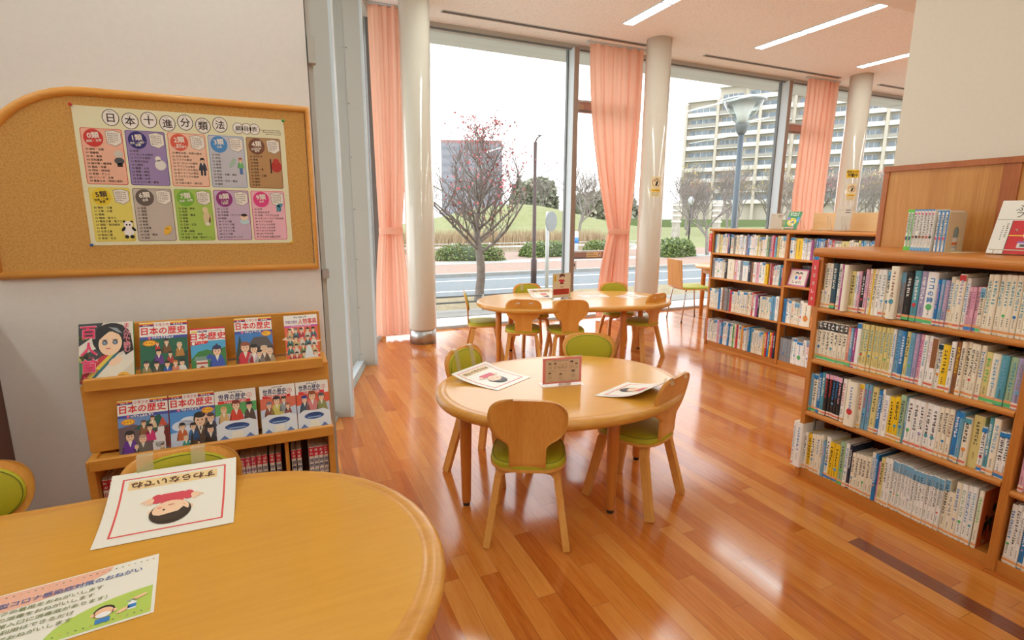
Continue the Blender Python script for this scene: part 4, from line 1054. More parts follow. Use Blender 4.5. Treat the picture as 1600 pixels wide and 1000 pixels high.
# upper row
b, pr = cover_base('a', -0.690, 2.302, 0.6992, 0.167, 0.222, 0.014, math.radians(22), (60, 150, 70)); w, h = .167, .222
pr.rect(0, 0, w, h, K(232, 226, 214), 1)
for pts, c in (([(.0, .62), (.3, .80), (.45, 1), (.0, 1)], (58, 62, 66)), ([(0, .45), (.45, .62), (.6, .5), (.1, .30)], (66, 72, 74)), ([(.05, .16), (.12, .1), (.75, .62), (.7, .68)], (206, 60, 66)), ([(.12, .1), (.18, .05), (.80, .60), (.75, .62)], (236, 206, 80)), ([(.0, 0), (.2, .0), (.35, .2), (.1, .34)], (214, 60, 84)), ([(.18, .05), (.22, .02), (.84, .57), (.80, .60)], (60, 120, 130)), ([(.60, .0), (1, .30), (1, 0)], (222, 214, 190)), ([(.66, .62), (.95, .78), (1, .5), (.72, .42)], (216, 208, 196)), ([(0, .0), (.07, 0), (.1, .32), (0, .42)], (70, 130, 80)), ([(.0, .70), (.16, .74), (.12, .80), (0, .78)], (190, 206, 80)), ([(0, .36), (.2, .44), (.18, .50), (0, .46)], (206, 212, 90))): pr.poly([(a * w, q * h) for a, q in pts], K(*c), 2)
pr.ell(.60 * w, .72 * h, .36 * w, .27 * h, K(36, 36, 40), 3, 24); pr.poly([(.75 * w, .6 * h), (.95 * w, .78 * h), (1.0 * w, .5 * h), (.85 * w, .42 * h)], K(40, 40, 44), 3)
pr.ell(.57 * w, .64 * h, .215 * w, .205 * h, K(250, 214, 178), 4, 24, rot=-.15); pr.poly([(.36 * w, .70 * h), (.38 * w, .90 * h), (.62 * w, .93 * h), (.84 * w, .78 * h), (.70 * w, .80 * h), (.58 * w, .86 * h), (.46 * w, .78 * h)], K(32, 32, 36), 5); pr.poly([(.55 * w, .92 * h), (.70 * w, .90 * h), (.80 * w, .80 * h), (.72 * w, .82 * h)], K(150, 160, 168), 6)
for u in (.47, .66): pr.ell(u * w, .655 * h, .050 * w, .042 * h, K(60, 66, 80), 6, 14); pr.ell(u * w, .648 * h, .032 * w, .030 * h, K(120, 140, 160), 7, 12); pr.ell((u - .012) * w, .664 * h, .010 * w, .010 * h, WHT, 8, 8); pr.ell(u * w, .700 * h, .06 * w, .006 * h, K(40, 36, 36), 7, 12)
pr.ell(.53 * w, .555 * h, .05 * w, .009 * h, K(216, 110, 100), 6, 10); pr.ell(.66 * w, .33 * h, .15 * w, .06 * h, K(248, 214, 182), 5, 14, rot=.6)
pr.poly([(.30 * w, .08 * h), (.62 * w, .03 * h), (.98 * w, .32 * h), (.70 * w, .36 * h)], K(236, 230, 212), 4)
pk_ = K(232, 62, 110)
for i, ch in enumerate('百人首'): pr.text(ch, .18 * w, (.84 - .285 * i) * h, .052, WHT, 8, .07); pr.text(ch, .18 * w, (.84 - .285 * i) * h, .050, pk_, 9, .035)
pr.text('一', .22 * w, .415 * h, .018, pk_, 9, .01)
for i, ch in enumerate('まんがで読む'): pr.text(ch, .88 * w, (.93 - .083 * i) * h, .021, WHT, 8, .05); pr.text(ch, .88 * w, (.93 - .083 * i) * h, .020, pk_, 9, .01)
pr.ell(.80 * w, .075 * h, .115 * w, .062 * h, K(246, 186, 60), 8, 20); pr.line(.71 * w, .075 * h, .90 * w, .008, K(150, 100, 30), 9)
finish(b, 'large comic book with a black haired face on its cover, leftmost on the upper ledge')
b, pr = cover_base('a', -0.503, 2.302, 0.6992, 0.157, 0.212, 0.016, math.radians(22), (214, 48, 56)); w, h = .157, .212
hist_cover(pr, w, h, K(38, 104, 76), [((26, 74, 58), [(0, .1), (.3, .35), (.5, .2), (1, .45), (1, 0), (0, 0)])], '', [(.55, .42, .26, (116, 84, 50), BLK), (.82, .34, .26, (186, 132, 62), (210, 190, 160)), (.38, .22, .28, (104, 56, 140), BLK), (.62, .22, .22, (176, 60, 50), BLK), (.12, .0, .30, (150, 132, 82), (60, 60, 60)), (.33, .0, .28, (94, 78, 60), BLK), (.55, .0, .27, (44, 88, 178), BLK), (.86, .0, .28, (226, 222, 214), BLK), (.72, .03, .24, (214, 128, 90), (196, 120, 60)), (.36, .48, .14, (206, 50, 50), (232, 150, 50))])
finish(b, 'history comic with a crowd on a dark green cover, second on the upper ledge')
b, pr = cover_base('a', -0.337, 2.302, 0.6992, 0.121, 0.176, 0.013, math.radians(22), (206, 44, 50)); w, h = .121, .176
pr.rect(0, 0, w, h, WHT, 1); pr.rect(0, .965 * h, w, h, RED, 2); pr.rect(.03 * w, .90 * h, .2 * w, .935 * h, YEL, 2); pr.rect(.21 * w, .90 * h, .48 * w, .94 * h, NAVY, 2); pr.line(.22 * w, .92 * h, .47 * w, .006, WHT, 3); pr.line(.5 * w, .92 * h, .95 * w, .005, K(130, 120, 120), 3)
pr.text('日本', .24 * w, .80 * h, .030, RED, 3, .03); pr.text('の', .50 * w, .79 * h, .016, K(60, 60, 60), 3, .03); pr.text('歴史', .76 * w, .80 * h, .030, RED, 3, .03)
pr.rect(0, 0, w, .70 * h, K(80, 170, 216), 2); pr.poly([(0, .70 * h), (.52 * w, .70 * h), (.46 * w, .64 * h), (0, .61 * h)], RED, 4); pr.ell(.08 * w, .655 * h, .006, .006, WHT, 5, 12); pr.line(.14 * w, .665 * h, .42 * w, .007, WHT, 5)
pr.poly([(0, .3 * h), (.2 * w, .46 * h), (.45 * w, .50 * h), (.7 * w, .44 * h), (1 * w, .54 * h), (w, 0), (0, 0)], K(62, 128, 60), 3); pr.poly([(.12 * w, .35 * h), (.5 * w, .35 * h), (.55 * w, .26 * h), (.07 * w, .26 * h)], K(120, 150, 140), 4); pr.rect(.14 * w, .05 * h, .46 * w, .26 * h, K(222, 214, 204), 4); pr.rect(.14 * w, .18 * h, .46 * w, .22 * h, K(190, 60, 50), 5); pr.poly([(.1 * w, .05 * h), (.3 * w, .14 * h), (.5 * w, .05 * h)], K(150, 50, 44), 5)
pr.person(.74 * w, .0, .58 * h, (58, 86, 176), (48, 52, 90), w=6); pr.ell(.74 * w, .58 * h, .035 * w, .04 * h, K(48, 52, 90), 8); pr.ell(.52 * w, .33 * h, .10 * w, .05 * h, K(58, 86, 176), 6, rot=.8)
finish(b, 'smaller comic with a blue robed man on its cover, third on the upper ledge')
b, pr = cover_base('a', -0.181, 2.302, 0.6992, 0.138, 0.205, 0.016, math.radians(22), (222, 60, 66)); w, h = .138, .205
hist_cover(pr, w, h, K(66, 128, 200), [((50, 70, 56), [(0, .25), (.12, .66), (.2, .4), (1, .3), (1, 0), (0, 0)]), ((92, 84, 82), [(.28, .40), (.5, .60), (.85, .60), (1, .40)]), ((60, 54, 54), [(.35, .28), (1, .28), (1, .40), (.35, .40)])], '', [(.25, .0, .52, (206, 40, 54), (150, 84, 60)), (.48, .0, .46, (226, 196, 206), BLK), (.62, .0, .34, (222, 222, 216), BLK), (.75, .0, .42, (120, 92, 76), (214, 190, 160)), (.9, .0, .36, (176, 150, 120), (226, 196, 170))], starleft=False)
finish(b, 'history comic with a red kimono woman on blue, fourth on the upper ledge')
b, pr = cover_base('a', 0.005, 2.302, 0.6992, 0.132, 0.203, 0.018, math.radians(22), (214, 60, 80)); w, h = .132, .203
pr.rect(0, 0, w, h, WHT, 1); pr.line(.30 * w, .955 * h, .68 * w, .0075, K(60, 50, 50), 2); pr.text('中国の歴史', .22 * w, .855 * h, .014, K(140, 50, 140), 3, .01, fit=.36 * w); pr.text('人物事典', .70 * w, .855 * h, .0255, K(222, 70, 70), 3, .022, fit=.55 * w)
pr.rect(0, .745 * h, w, .785 * h, K(206, 84, 170), 2); pr.line(.2 * w, .765 * h, .8 * w, .005, WHT, 3)
pr.rect(0, 0, w, .745 * h, K(232, 104, 74), 2)
for k in range(9): a = k * .7; pr.poly([(.5 * w, .4 * h), ((.5 + .49 * math.cos(a)) * w, min(.74, max(0, .4 + .45 * math.sin(a))) * h), ((.5 + .62 * math.cos(a + .12)) * w, min(.74, max(0, .4 + .45 * math.sin(a + .12))) * h)], K(250, 216, 190), 3)
rd = random.Random(5)
for k in range(20):
    r_, q_ = k // 5, k % 5
    pr.person((.145 + .178 * q_ + rd.uniform(-.015, .015)) * w, (.50 - .165 * r_) * h, .225 * h, rd.choice([(60, 120, 110), (216, 206, 190), (120, 130, 70), (180, 60, 60), (226, 220, 210), (214, 176, 120), (70, 110, 120)]), rd.choice([BLK, BLK, (90, 70, 60), (196, 40, 80), (120, 120, 120)]), w=5 + 1.6 * r_)
pr.poly([(.5 * w, 0), (.62 * w, .34 * h), (.74 * w, .34 * h), (.84 * w, 0)], K(222, 228, 230), 12)
finish(b, 'people encyclopedia comic with a crowd on a red cover, rightmost on the upper ledge')
# lower row
def world_cover(pr, w, h, num, back, heads):
    pr.rect(0, 0, w, h, WHT, 1); pr.line(.33 * w, .955 * h, .68 * w, .0075, K(60, 56, 60), 2); pr.text('世界の歴史', .42 * w, .862 * h, .0255, K(40, 38, 96), 3, .025, fit=.66 * w)
    pr.ell(.84 * w, .868 * h, .0095, .0095, K(214, 50, 60), 3, 20); pr.ell(.84 * w, .868 * h, .0078, .0078, WHT, 4, 20); pr.text(num, .84 * w, .866 * h, .012, K(214, 50, 60), 5, .05)
    pr.poly([(.07 * w, .80 * h), (.86 * w, .80 * h), (.86 * w, .745 * h), (.07 * w, .745 * h)], RED, 2); pr.line(.22 * w, .778 * h, .78 * w, .0065, WHT, 3); pr.line(.3 * w, .757 * h, .72 * w, .0045, WHT, 3)
    pr.poly([(0, .745 * h), (w, .745 * h), (w, .48 * h), (0, .48 * h)], K(*back), 1.5); pr.poly([(0, .52 * h), (.3 * w, .55 * h), (.7 * w, .50 * h), (w, .56 * h), (w, .05 * h), (0, .05 * h)], K(196, 208, 226), 2)
    for (u, v, s, robe, hair) in heads: pr.person(u * w, v * h, s * h, robe, hair, w=4)
    pr.poly([(0, .34 * h), (.2 * w, .42 * h), (.5 * w, .40 * h), (.8 * w, .42 * h), (w, .36 * h), (w, 0), (0, 0)], K(224, 230, 236), 9)
    pr.ell(.5 * w, .29 * h, .30 * w, .065 * h, K(58, 88, 150), 10); pr.ell(.5 * w, .325 * h, .22 * w, .035 * h, K(40, 66, 124), 11); pr.rect(.3 * w, .255 * h, .7 * w, .275 * h, K(150, 180, 214), 11); pr.poly([(.34 * w, .06 * h), (.66 * w, .06 * h), (.62 * w, .2 * h), (.38 * w, .2 * h)], K(240, 236, 220), 11)
    for a in (0, .62): pr.poly([(a * w, .02 * h), ((a + .18) * w, .14 * h), ((a + .34) * w, .03 * h)], K(96, 128, 190), 11)
    pr.rect(0, 0, w, .03 * h, K(60, 84, 150), 11)
xs = [-0.582, -0.420, -0.267, -0.107, 0.029]
b, pr = cover_base('a', xs[0], 2.215, 0.4268, 0.158, 0.208, 0.016, math.radians(18), (214, 48, 56)); w, h = .158, .208
def tent(pr, w, h): pr.poly([(.3 * w, .48 * h), (.82 * w, .70 * h), (1 * w, .46 * h), (.6 * w, .40 * h)], K(40, 96, 84), 4); pr.poly([(.78 * w, .46 * h), (.88 * w, .64 * h), (.98 * w, .48 * h)], K(206, 84, 60), 5); pr.ell(.80 * w, .25 * h, .12 * w, .15 * h, K(226, 224, 224), 4); pr.ell(.84 * w, .42 * h, .07 * w, .09 * h, K(230, 228, 228), 5); pr.rect(.66 * w, .0, .92 * w, .2 * h, K(222, 220, 220), 4)
hist_cover(pr, w, h, K(112, 150, 206), [((110, 88, 92), [(0, .52), (.3, .56), (.6, .5), (1, .5), (1, 0), (0, 0)]), ((128, 40, 30), [(.7, .45), (1, .45), (1, .1), (.85, .1)])], '', [(.22, .0, .46, (104, 50, 150), BLK), (.47, .0, .36, (110, 100, 92), (190, 160, 140)), (.62, .24, .30, (206, 44, 110), BLK), (.68, .46, .22, (226, 196, 160), (90, 60, 50)), (.5, .36, .26, (140, 96, 60), (110, 80, 60)), (.34, .0, .2, (150, 128, 96), (216, 190, 160)), (.85, .0, .16, (170, 140, 110), BLK)], tent)
finish(b, 'history comic with a purple robed man and white horse, leftmost on the lower ledge')
b, pr = cover_base('a', xs[1], 2.215, 0.4268, 0.151, 0.208, 0.016, math.radians(18), (214, 48, 56)); w, h = .151, .208
def cloud(pr, w, h): pr.ell(.3 * w, .42 * h, .26 * w, .10 * h, K(216, 226, 240), 4); pr.ell(.42 * w, .5 * h, .2 * w, .08 * h, K(222, 230, 242), 4)
hist_cover(pr, w, h, K(84, 150, 220), [((196, 210, 230), [(0, .3), (1, .4), (1, 0), (0, 0)])], '', [(.9, .18, .42, (70, 66, 78), (96, 70, 60)), (.78, .30, .36, (120, 96, 76), (150, 96, 60)), (.66, .0, .64, (84, 62, 48), BLK), (.26, .16, .32, (196, 100, 50), BLK), (.5, .14, .32, (70, 110, 160), BLK), (.33, .0, .24, (60, 150, 130), (216, 200, 180)), (.88, .0, .38, (56, 50, 54), BLK), (.60, .0, .12, (190, 170, 130), BLK)], cloud, False)
finish(b, 'history comic with samurai against a blue sky, second on the lower ledge')
for i, (num, back, hd, lb) in enumerate((('2', (90, 170, 96), [(.20, .36, .34, (216, 180, 120), (206, 176, 110)), (.82, .38, .36, (90, 70, 60), BLK), (.5, .34, .46, (214, 70, 50), (130, 50, 40))], 'world history comic 2 with a red haired man on green'), ('3', (222, 112, 84), [(.24, .36, .32, (140, 80, 60), (110, 116, 130)), (.66, .46, .30, (150, 160, 170), BLK), (.46, .36, .42, (206, 196, 96), BLK), (.76, .36, .26, (150, 70, 56), (170, 96, 60))], 'world history comic 3 with a man in a black hat'), ('4', (226, 92, 60), [(.24, .36, .36, (70, 86, 100), (40, 60, 150)), (.76, .36, .38, (150, 150, 90), (84, 90, 96)), (.48, .34, .46, (214, 130, 130), (150, 76, 40))], 'world history comic 4 with a helmeted man on orange'))):
    b, pr = cover_base('a', xs[2 + i], 2.215, 0.4268, (.146, .133, .128)[i], .203, 0.018, math.radians(18), (206, 44, 70)); w, h = (.146, .133, .128)[i], .203
    world_cover(pr, w, h, num, back, hd); finish(b, lb + ', %s on the lower ledge' % ('third', 'fourth', 'rightmost')[i])
# spines in the three cubbies below
def cubby_book(x, y, th, h, top, body, title, ink_, label):
    b = MB(); b.box(x, x + th, y, y + .002, .131, .131 + h, WHT); b.box(x, x + .0012, y, y + .14, .131, .131 + h, WHT); b.box(x + th - .0012, x + th, y, y + .14, .131, .131 + h, WHT)
    pr = Print(b, plane_fn((x, y, .131), (1, 0, 0), (0, 0, 1)), 0.0002)
    pr.rect(0, h * .80, th, h * .985, K(*top), 1); pr.scribble(th / 2, h * .93, th * .7, WHT, 2); pr.scribble(th / 2, h * .85, th * .7, WHT, 2)
    if body: pr.rect(0, 0, th, h * .80, K(*body), 1)
    for i, ch in enumerate(title): pr.text(ch, th / 2, h * (.70 - .115 * i), th * .86, K(*ink_), 3, .025)
    o = b.build('comic_book'); tag(o, label, 'book', 'comic books standing in the rack cubbies')
    b = MB(); b.box(x + .0014, x + th - .0014, y + .003, y + .138, .132, .131 + h - .004, M_page); b.build('pages', o)
ORD = ['first', 'second', 'third', 'fourth', 'fifth', 'sixth', 'seventh', 'eighth', 'ninth', 'tenth', 'eleventh', 'twelfth', 'thirteenth', 'fourteenth', 'fifteenth', 'sixteenth', 'seventeenth', 'eighteenth', 'nineteenth', 'twentieth']
for i in range(3): cubby_book(-0.657 + i * .0195, 2.255, .0185, .205, (206, 50, 60), None, '日本の歴史', (214, 50, 56), 'red lettered history comic spine, %s from the left in the left cubby of the rack' % ORD[i])
for i in range(2): cubby_book(-0.264 + i * .0205, 2.27, .0195, .198, (224, 70, 110), None, '中国の歴史', (136, 60, 150), 'purple lettered history comic spine, %s of two at the right end of the left cubby' % ORD[i])
for i in range(3): cubby_book(-0.203 + i * .0205, 2.27, .0195, .198, (224, 70, 110), None, '中国の歴史', (136, 60, 150), 'purple lettered history comic spine, %s from the left in the middle cubby of the rack' % ORD[i])
for i, x in enumerate((-.1405, -.120, -.092, -.067)): cubby_book(x, 2.27 - .004 * (i > 1), .0195, .198, (226, 60, 80), None, '世界の歴史', (40, 44, 110), 'navy lettered history comic spine, %s of four at the right of the middle cubby' % ORD[i])
for i, x in enumerate((-.008, .0135, .061, .0805, .1, .1195)): cubby_book(x, 2.27 - .02 * (i > 1), .0192, .198 + .008 * (i > 1), (226, 60, 84), None, '世界の歴史', (40, 44, 110), 'navy lettered history comic spine, %s from the left in the right cubby of the rack' % ORD[i])

# ============================================================ bookcases
def lip(b, x, y0, y1, z0, z1, d, mat):
    """shelf board whose front edge is rounded; front at x, running back to x + d"""
    r = (z1 - z0) / 2; zc = (z0 + z1) / 2; pr = [(x + r - r * math.cos(a), zc + r * math.sin(a)) for a in [-PI / 2 + PI * k / 8 for k in range(9)]] + [(x + d, z1), (x + d, z0)]
    n = len(pr); vs = [(p, y0, z) for p, z in pr] + [(p, y1, z) for p, z in pr]
    b.add(vs, [tuple(range(n)), tuple(range(2 * n - 1, n - 1, -1))], mat); b.add(vs, [(i, (i + 1) % n, n + (i + 1) % n, n + i) for i in range(n)], mat, False)
def bookcase(name, label, x, depth, ya, ydiv, yb, ztop, tops, lipth, toplip):
    """ya is the far (left) end, yb the near end; shelves as (bay, z of the board's upper face)"""
    t = thing(name, label, 'bookcase', (x, (ya + yb) / 2, 0)); ox, oy = x, (ya + yb) / 2
    def mk(nm, fnc):
        b = MB(); fnc(b); b.v = [(p - ox, q - oy, r) for p, q, r in b.v]; return b.build(nm, t)
    mk('end_panel', lambda b: b.box(x - .016, x + depth, ya - .024, ya, 0, ztop - toplip, M_shelfv, .002))
    mk('end_panel', lambda b: b.box(x - .016, x + depth, yb, yb + .024, 0, ztop - toplip, M_shelfv, .002))
    mk('divider', lambda b: b.box(x - .014, x + depth - .02, ydiv - .014, ydiv + .014, 0, ztop - toplip, M_shelfv, .002))
    mk('top', lambda b: lip(b, x - .034, yb - .02, ya + .02, ztop - toplip, ztop, depth + .034, M_shelf))
    mk('back_board', lambda b: b.box(x + .30, x + .315, yb + .024, ya - .024, 0.0, ztop - toplip, M_back))
    mk('kick_board', lambda b: b.box(x - .004, x + .02, yb + .024, ya - .024, 0.0, .046, M_shelf))
    for bay, z in tops:
        y0, y1 = (ydiv + .015, ya - .025) if bay == 'L' else (yb + .025, ydiv - .015)
        if z < .06: mk('bottom_shelf', lambda b: b.box(x + .0, x + .30, y0, y1, z - .012, z, M_shelf))
        else: mk('shelf', lambda b: lip(b, x - .018, y0, y1, z - lipth, z, .315, M_shelf))
    for y in (ya - .03, ydiv + .018, ydiv - .018, yb + .03):
        for dx in (.05, .24): mk('shelf_standard', lambda b: b.box(x + dx, x + dx + .012, y - .003, y + .003, .06, ztop - toplip - .01, M_steel))
    return t
bookcase('bookcase', 'near oak bookcase on the right, packed with storybooks under the wainscot pier', 2.388, 0.412, 1.70, 0.872, 0.0, 1.165, [('L', .883), ('L', .627), ('L', .356), ('L', .047), ('R', .865), ('R', .61), ('R', .334), ('R', .047)], 0.026, 0.042)
bookcase('bookcase', 'far oak bookcase behind the near one, in front of the window wall', 4.080, 0.40, 4.10, 3.225, 2.33, 1.203, [('L', .962), ('L', .712), ('L', .396), ('L', .047), ('R', .962), ('R', .728), ('R', .396), ('R', .047)], 0.022, 0.028)
INK = {'c': (246, 237, 214), 'w': (249, 247, 241), 'k': (38, 36, 38), 't': (34, 72, 92), 'm': (190, 78, 156), 'l': (228, 212, 140), 'p': (234, 178, 196), 'y': (246, 204, 36), 'x': (150, 148, 150), 'a': (86, 160, 176), 'v': (170, 160, 196), 'b': (40, 130, 196), 's': (120, 176, 208), 'r': (214, 56, 60), 'o': (232, 150, 70), 'n': (150, 98, 58), 'g': (96, 190, 110), 'G': (60, 170, 70), 'u': (168, 196, 158), 'N': (32, 40, 66), 'q': (236, 140, 116), 'P': (196, 176, 210)}
NAME = {'c': 'cream', 'w': 'white', 'k': 'black', 't': 'dark teal', 'm': 'magenta', 'l': 'pale yellow', 'p': 'pink', 'y': 'yellow', 'x': 'grey', 'a': 'aqua', 'v': 'lavender', 'b': 'blue', 's': 'sky blue', 'r': 'red', 'o': 'orange', 'n': 'brown', 'g': 'green', 'G': 'green', 'u': 'sage green', 'N': 'navy', 'q': 'salmon', 'P': 'lilac'}
LAB = {'o': (236, 160, 84), 'g': (96, 200, 120), 'r': (226, 110, 90), 'b': (70, 140, 210), 'G': (70, 190, 80), 'y': (240, 200, 80), 'u': (150, 210, 150)}
TENS = ['', '', 'twenty', 'thirty', 'forty', 'fifty']
def ordinal(i):
    if i < 20: return ORD[i]
    n = i + 1; t_, o_ = divmod(n, 10)
    return (TENS[t_][:-1] + 'ieth') if o_ == 0 else TENS[t_] + '-' + ORD[o_ - 1]
def book(x, yl, th, h, z, col, ink_, lab, extra, label, grp, depth=0.150, block=None, title=None, parts=True, lean=0.0):
    """upright book, spine towards -X at plane x, left edge at yl, thickness towards -Y"""
    o_ = Vector((x, yl, z)); th2 = max(.003, th - .0005); b = MB(); R = K(*INK[col]) if isinstance(col, str) else K(*col)
    c = .0012
    # rounded spine
    vs = []; prof = [(0.0035, 0.0), (0.001, -th2 * .12), (0.0, -th2 * .32), (0.0, -th2 * .68), (0.001, -th2 * .88), (0.0035, -th2)]
    for zz in (0, h): vs += [(px, py, zz) for px, py in prof]
    b.add(vs, [(i, i + 1, 7 + i, 6 + i) for i in range(5)], R, False)
    b.box(.0035, depth, -c, 0, 0, h, R); b.box(.0035, depth, -th2, -th2 + c, 0, h, K(*((206, 104, 44) if extra == 'O' else INK['a'] if extra == 'a2' else INK[col])))
    b.box(.0035, .005, -th2 + c, -c, 0, h, R)
    pr = Print(b, lambda u, v, w: Vector((-w - .0001, -u, v)), 0.0002); W_ = th2
    if block: pr.rect(.0, h * (.40 if block == 'n' else .78 if block in 'ks' else .88), W_, h * .985, K(*INK[block]), 1)
    if ink_ and ink_ != '-':
        m = K(*INK[ink_]); s_ = min(W_ * .62, .0125); v = h * .90
        if title:
            for ch in title: pr.text(ch, W_ / 2, v - .012, min(W_ * .62, .022), m, 3, .04); v -= min(W_ * .62, .022) * 1.2
        else:
            end = h * random.uniform(.36, .52)
            if block == 'k': pr.scribble(W_ / 2, h * .93, W_ * .7, WHT, 3); pr.scribble(W_ / 2, h * .86, W_ * .7, WHT, 3); v = h * .74
            while v > end: pr.scribble(W_ / 2, v - s_ / 2, s_, m, 2); v -= s_ * 1.12
        v = h * .29; s2 = min(W_ * .34, .0062)
        while v > h * .15: pr.scribble(W_ / 2, v, s2, K(96, 84, 76), 2); v -= s2 * 1.2
        if random.random() < .35: pr.ell(W_ / 2, h * .335, W_ * .3, W_ * .34, K(*INK[random.choice('absrvgo')]), 2, 12)
    o = b.build('book', None, o_); o.rotation_euler = (lean, 0, 0); tag(o, label, 'book', grp)
    if parts:
        b = MB(); b.box(.0052, depth - .003, -th2 + c + .0002, -c - .0002, .002, h - .003, M_page); b.build('pages', o)
        if lab and lab != '-' and lab in LAB:
            b = MB(); pr = Print(b, lambda u, v, w: Vector((-w - .0003, -u, v)), 0.0002); g_ = lab in 'gGb'
            pr.rect(W_ * .02, .004, W_ * .98, .026, K(*LAB[lab]) if g_ else K(240, 226, 206), 1); pr.rect(W_ * .02, .0105 if not g_ else .016, W_ * .98, .0185 if not g_ else .026, K(*LAB[lab]) if not g_ else K(238, 170, 120), 2)
            b.build('spine_label', o)
    return o
for sh, z, nm in (('R1', .883, 'top'), ('R2', .627, 'second'), ('R3', .356, 'third'), ('R4', .047, 'bottom'), ('S4', .047, '')):
    rows = [r.split() for r in BK[sh].split('\n')]; n = 0
    for i, r in enumerate(rows):
        yl, th, h = float(r[0]), float(r[1]), float(r[2]); col, ink_, lab = r[3], r[4], r[5]; blk = r[6] if r[6] != '-' else None; ex = r[7] if len(r) > 7 else '-'
        if th < .0045: continue
        dx = {'P': -.022, 'G': .012}.get(ex, random.uniform(-.002, .006)); ttl = None
        if sh == 'R1' and col == 'w' and ink_ == 'b' and th > .03: ttl = 'ココの詩'
        what = NAME[col] + (' book with %s title' % NAME[ink_] if ink_ != '-' else ' plain book')
        if ttl: what = 'thick white book titled ココの詩 in blue'
        if ex == 'P': what = 'protruding ' + what
        if ex == 'O': what = 'orange covered book'
        if sh == 'S4': lb = what + ', %s right of the divider, bottom shelf, near bookcase' % ordinal(n); gp = 'storybooks in the right bay of the near bookcase'
        else: lb = what + ', %s from left on the near bookcase\'s %s shelf' % (ordinal(n), nm); gp = 'storybooks on the %s shelf of the near bookcase' % nm
        o = book(2.384 + dx, yl, th, h, z + .0006, col, ink_, lab, ex, lb, gp, .150 if ex != 'P' else .165, blk, ttl)
        n += 1
        if ex == 'O':
            b = MB(); pr = Print(b, lambda u, v, w: Vector((u, -th + .0003 - w, v)), .0003)
            for (u, v, a, c_, k_) in ((.05, .085, .016, .022, (40, 34, 30)), (.078, .10, .02, .016, (60, 84, 50)), (.04, .06, .006, .022, (40, 34, 30)), (.06, .055, .006, .024, (150, 40, 30)), (.088, .07, .006, .022, (40, 34, 30)), (.048, .12, .010, .010, (40, 34, 30))): pr.ell(u, v, a, c_, K(*k_), 1)
            pr.rect(.045, .012, .064, .022, K(200, 180, 160), 1); pr.frame(.068, .125, .118, .222, .002, K(226, 206, 170), 2); pr.ell(.095, .155, .014, .018, K(60, 60, 40), 2); b.build('cover_picture', o)
book(2.386, .845, .016, .20, .3346, 'p', 'm', 'r', '-', 'pink book at the left end of the third shelf right of the divider', 'storybooks in the right bay of the near bookcase')
# red shelf sign on the corner of the near bookcase
def red_sign(x, y, z, w, h, label, chars):
    b = MB(); b.box(x - .004, x, y, y + w, z, z + h, P('red_plastic', (220, 52, 48), 0.35)); pr = Print(b, lambda u, v, q: Vector((x - .0042 - q, y + w - u, z + v)), .0003)
    for i, ch in enumerate(chars):
        v = h * (.84 - .172 * i)
        if ch == '#': pr.rect(w * .36, v - .008, w * .64, v + .008, K(244, 226, 214), 1); pr.scribble(w * .5, v, .012, K(206, 90, 80), 2)
        else: pr.text(ch, w * .5, v, .019, K(246, 232, 222), 1, .03)
    tag(b.build('shelf_sign'), label, 'shelf sign', 'red shelf end signs')
red_sign(2.366, 1.690, .886, .034, .222, 'red shelf sign with white letters on the left end of the near bookcase', '###し9')
red_sign(4.060, 4.090, .968, .036, .185, 'small red shelf sign on the left end of the far bookcase', '##')
# things on the near bookcase
seq = [('u', 'G', 'k'), ('u', 'G', 'k'), ('w', 'b', 'k'), ('w', 'b', 'k'), ('w', 'b', 'k'), ('w', 'b', 'k'), ('w', 'b', 'k'), ('w', 'b', 'k'), ('w', 's', 'k'), ('w', 's', 'k'), ('w', 's', 'k')]
y = 1.449
for i, (c_, l_, k_) in enumerate(seq):
    th = .0125 if i < 8 else .0135; h = .178 if i < 8 else .172
    d = ('slim green edged book' if i < 2 else 'slim white book with blue ends' if i < 8 else 'slim white and bright blue book') + ', %s from left in the row beside the ivory bookend' % ORD[i]
    o = book(2.575 + (.004 if i >= 8 else 0), y, th, h, 1.1656, 'w', k_, '-', '-', d, 'slim books standing on top of the near bookcase', .112, None)
    b = MB(); W_ = th - .0005; pr = Print(b, lambda u, v, q: Vector((-.0004 - q, -u, v)), .0002)
    if i < 2: pr.rect(0, 0, W_, .016, K(110, 220, 70), 1); pr.rect(0, h - .012, W_, h, K(110, 220, 70), 1); pr.rect(W_ * .78, 0, W_, h, K(96, 206, 70), 2); pr.ell(W_ * .45, .052, .004, .008, K(70, 80, 120), 2)
    elif i < 8: pr.rect(0, 0, W_, .014, K(120, 186, 232), 1); pr.rect(0, h - .006, W_, h, K(60, 140, 206), 1); pr.ell(W_ * .5, .060, .005, .006, K(*random.choice([(150, 90, 50), (60, 50, 50), (196, 80, 70)])), 2); pr.ell(W_ * .5, h - .018, .004, .004, K(222, 90, 130), 2)
    else: pr.rect(W_ * .68, 0, W_, h, K(30, 128, 196), 2); pr.rect(0, h - .006, W_, h, K(60, 150, 210), 1); pr.ell(W_ * .35, .056, .0035, .007, K(226, 90, 120), 3)
    b.build('spine_print', o)
    if i == 10:
        b = MB(); pr = Print(b, lambda u, v, q: Vector((u, -th - .0002 - q, v)), .0003); pr.rect(.03, .06, .1, .15, K(150, 176, 178), 1); pr.rect(.045, .028, .085, .04, K(226, 130, 70), 2); pr.line(.045, .02, .085, .007, K(120, 110, 100), 2); b.build('cover_picture', o)
    y -= th + (.0008 if i != 7 else .010)
t = thing('bookend', 'ivory metal bookend with an arched window cut in it on top of the near bookcase', 'bookend', (2.575, y - .002, 1.1655))
b = MB(); M = Matrix(((1, 0, 0, 0), (0, 0, -1, 0), (0, 1, 0, 0), (0, 0, 0, 1)))
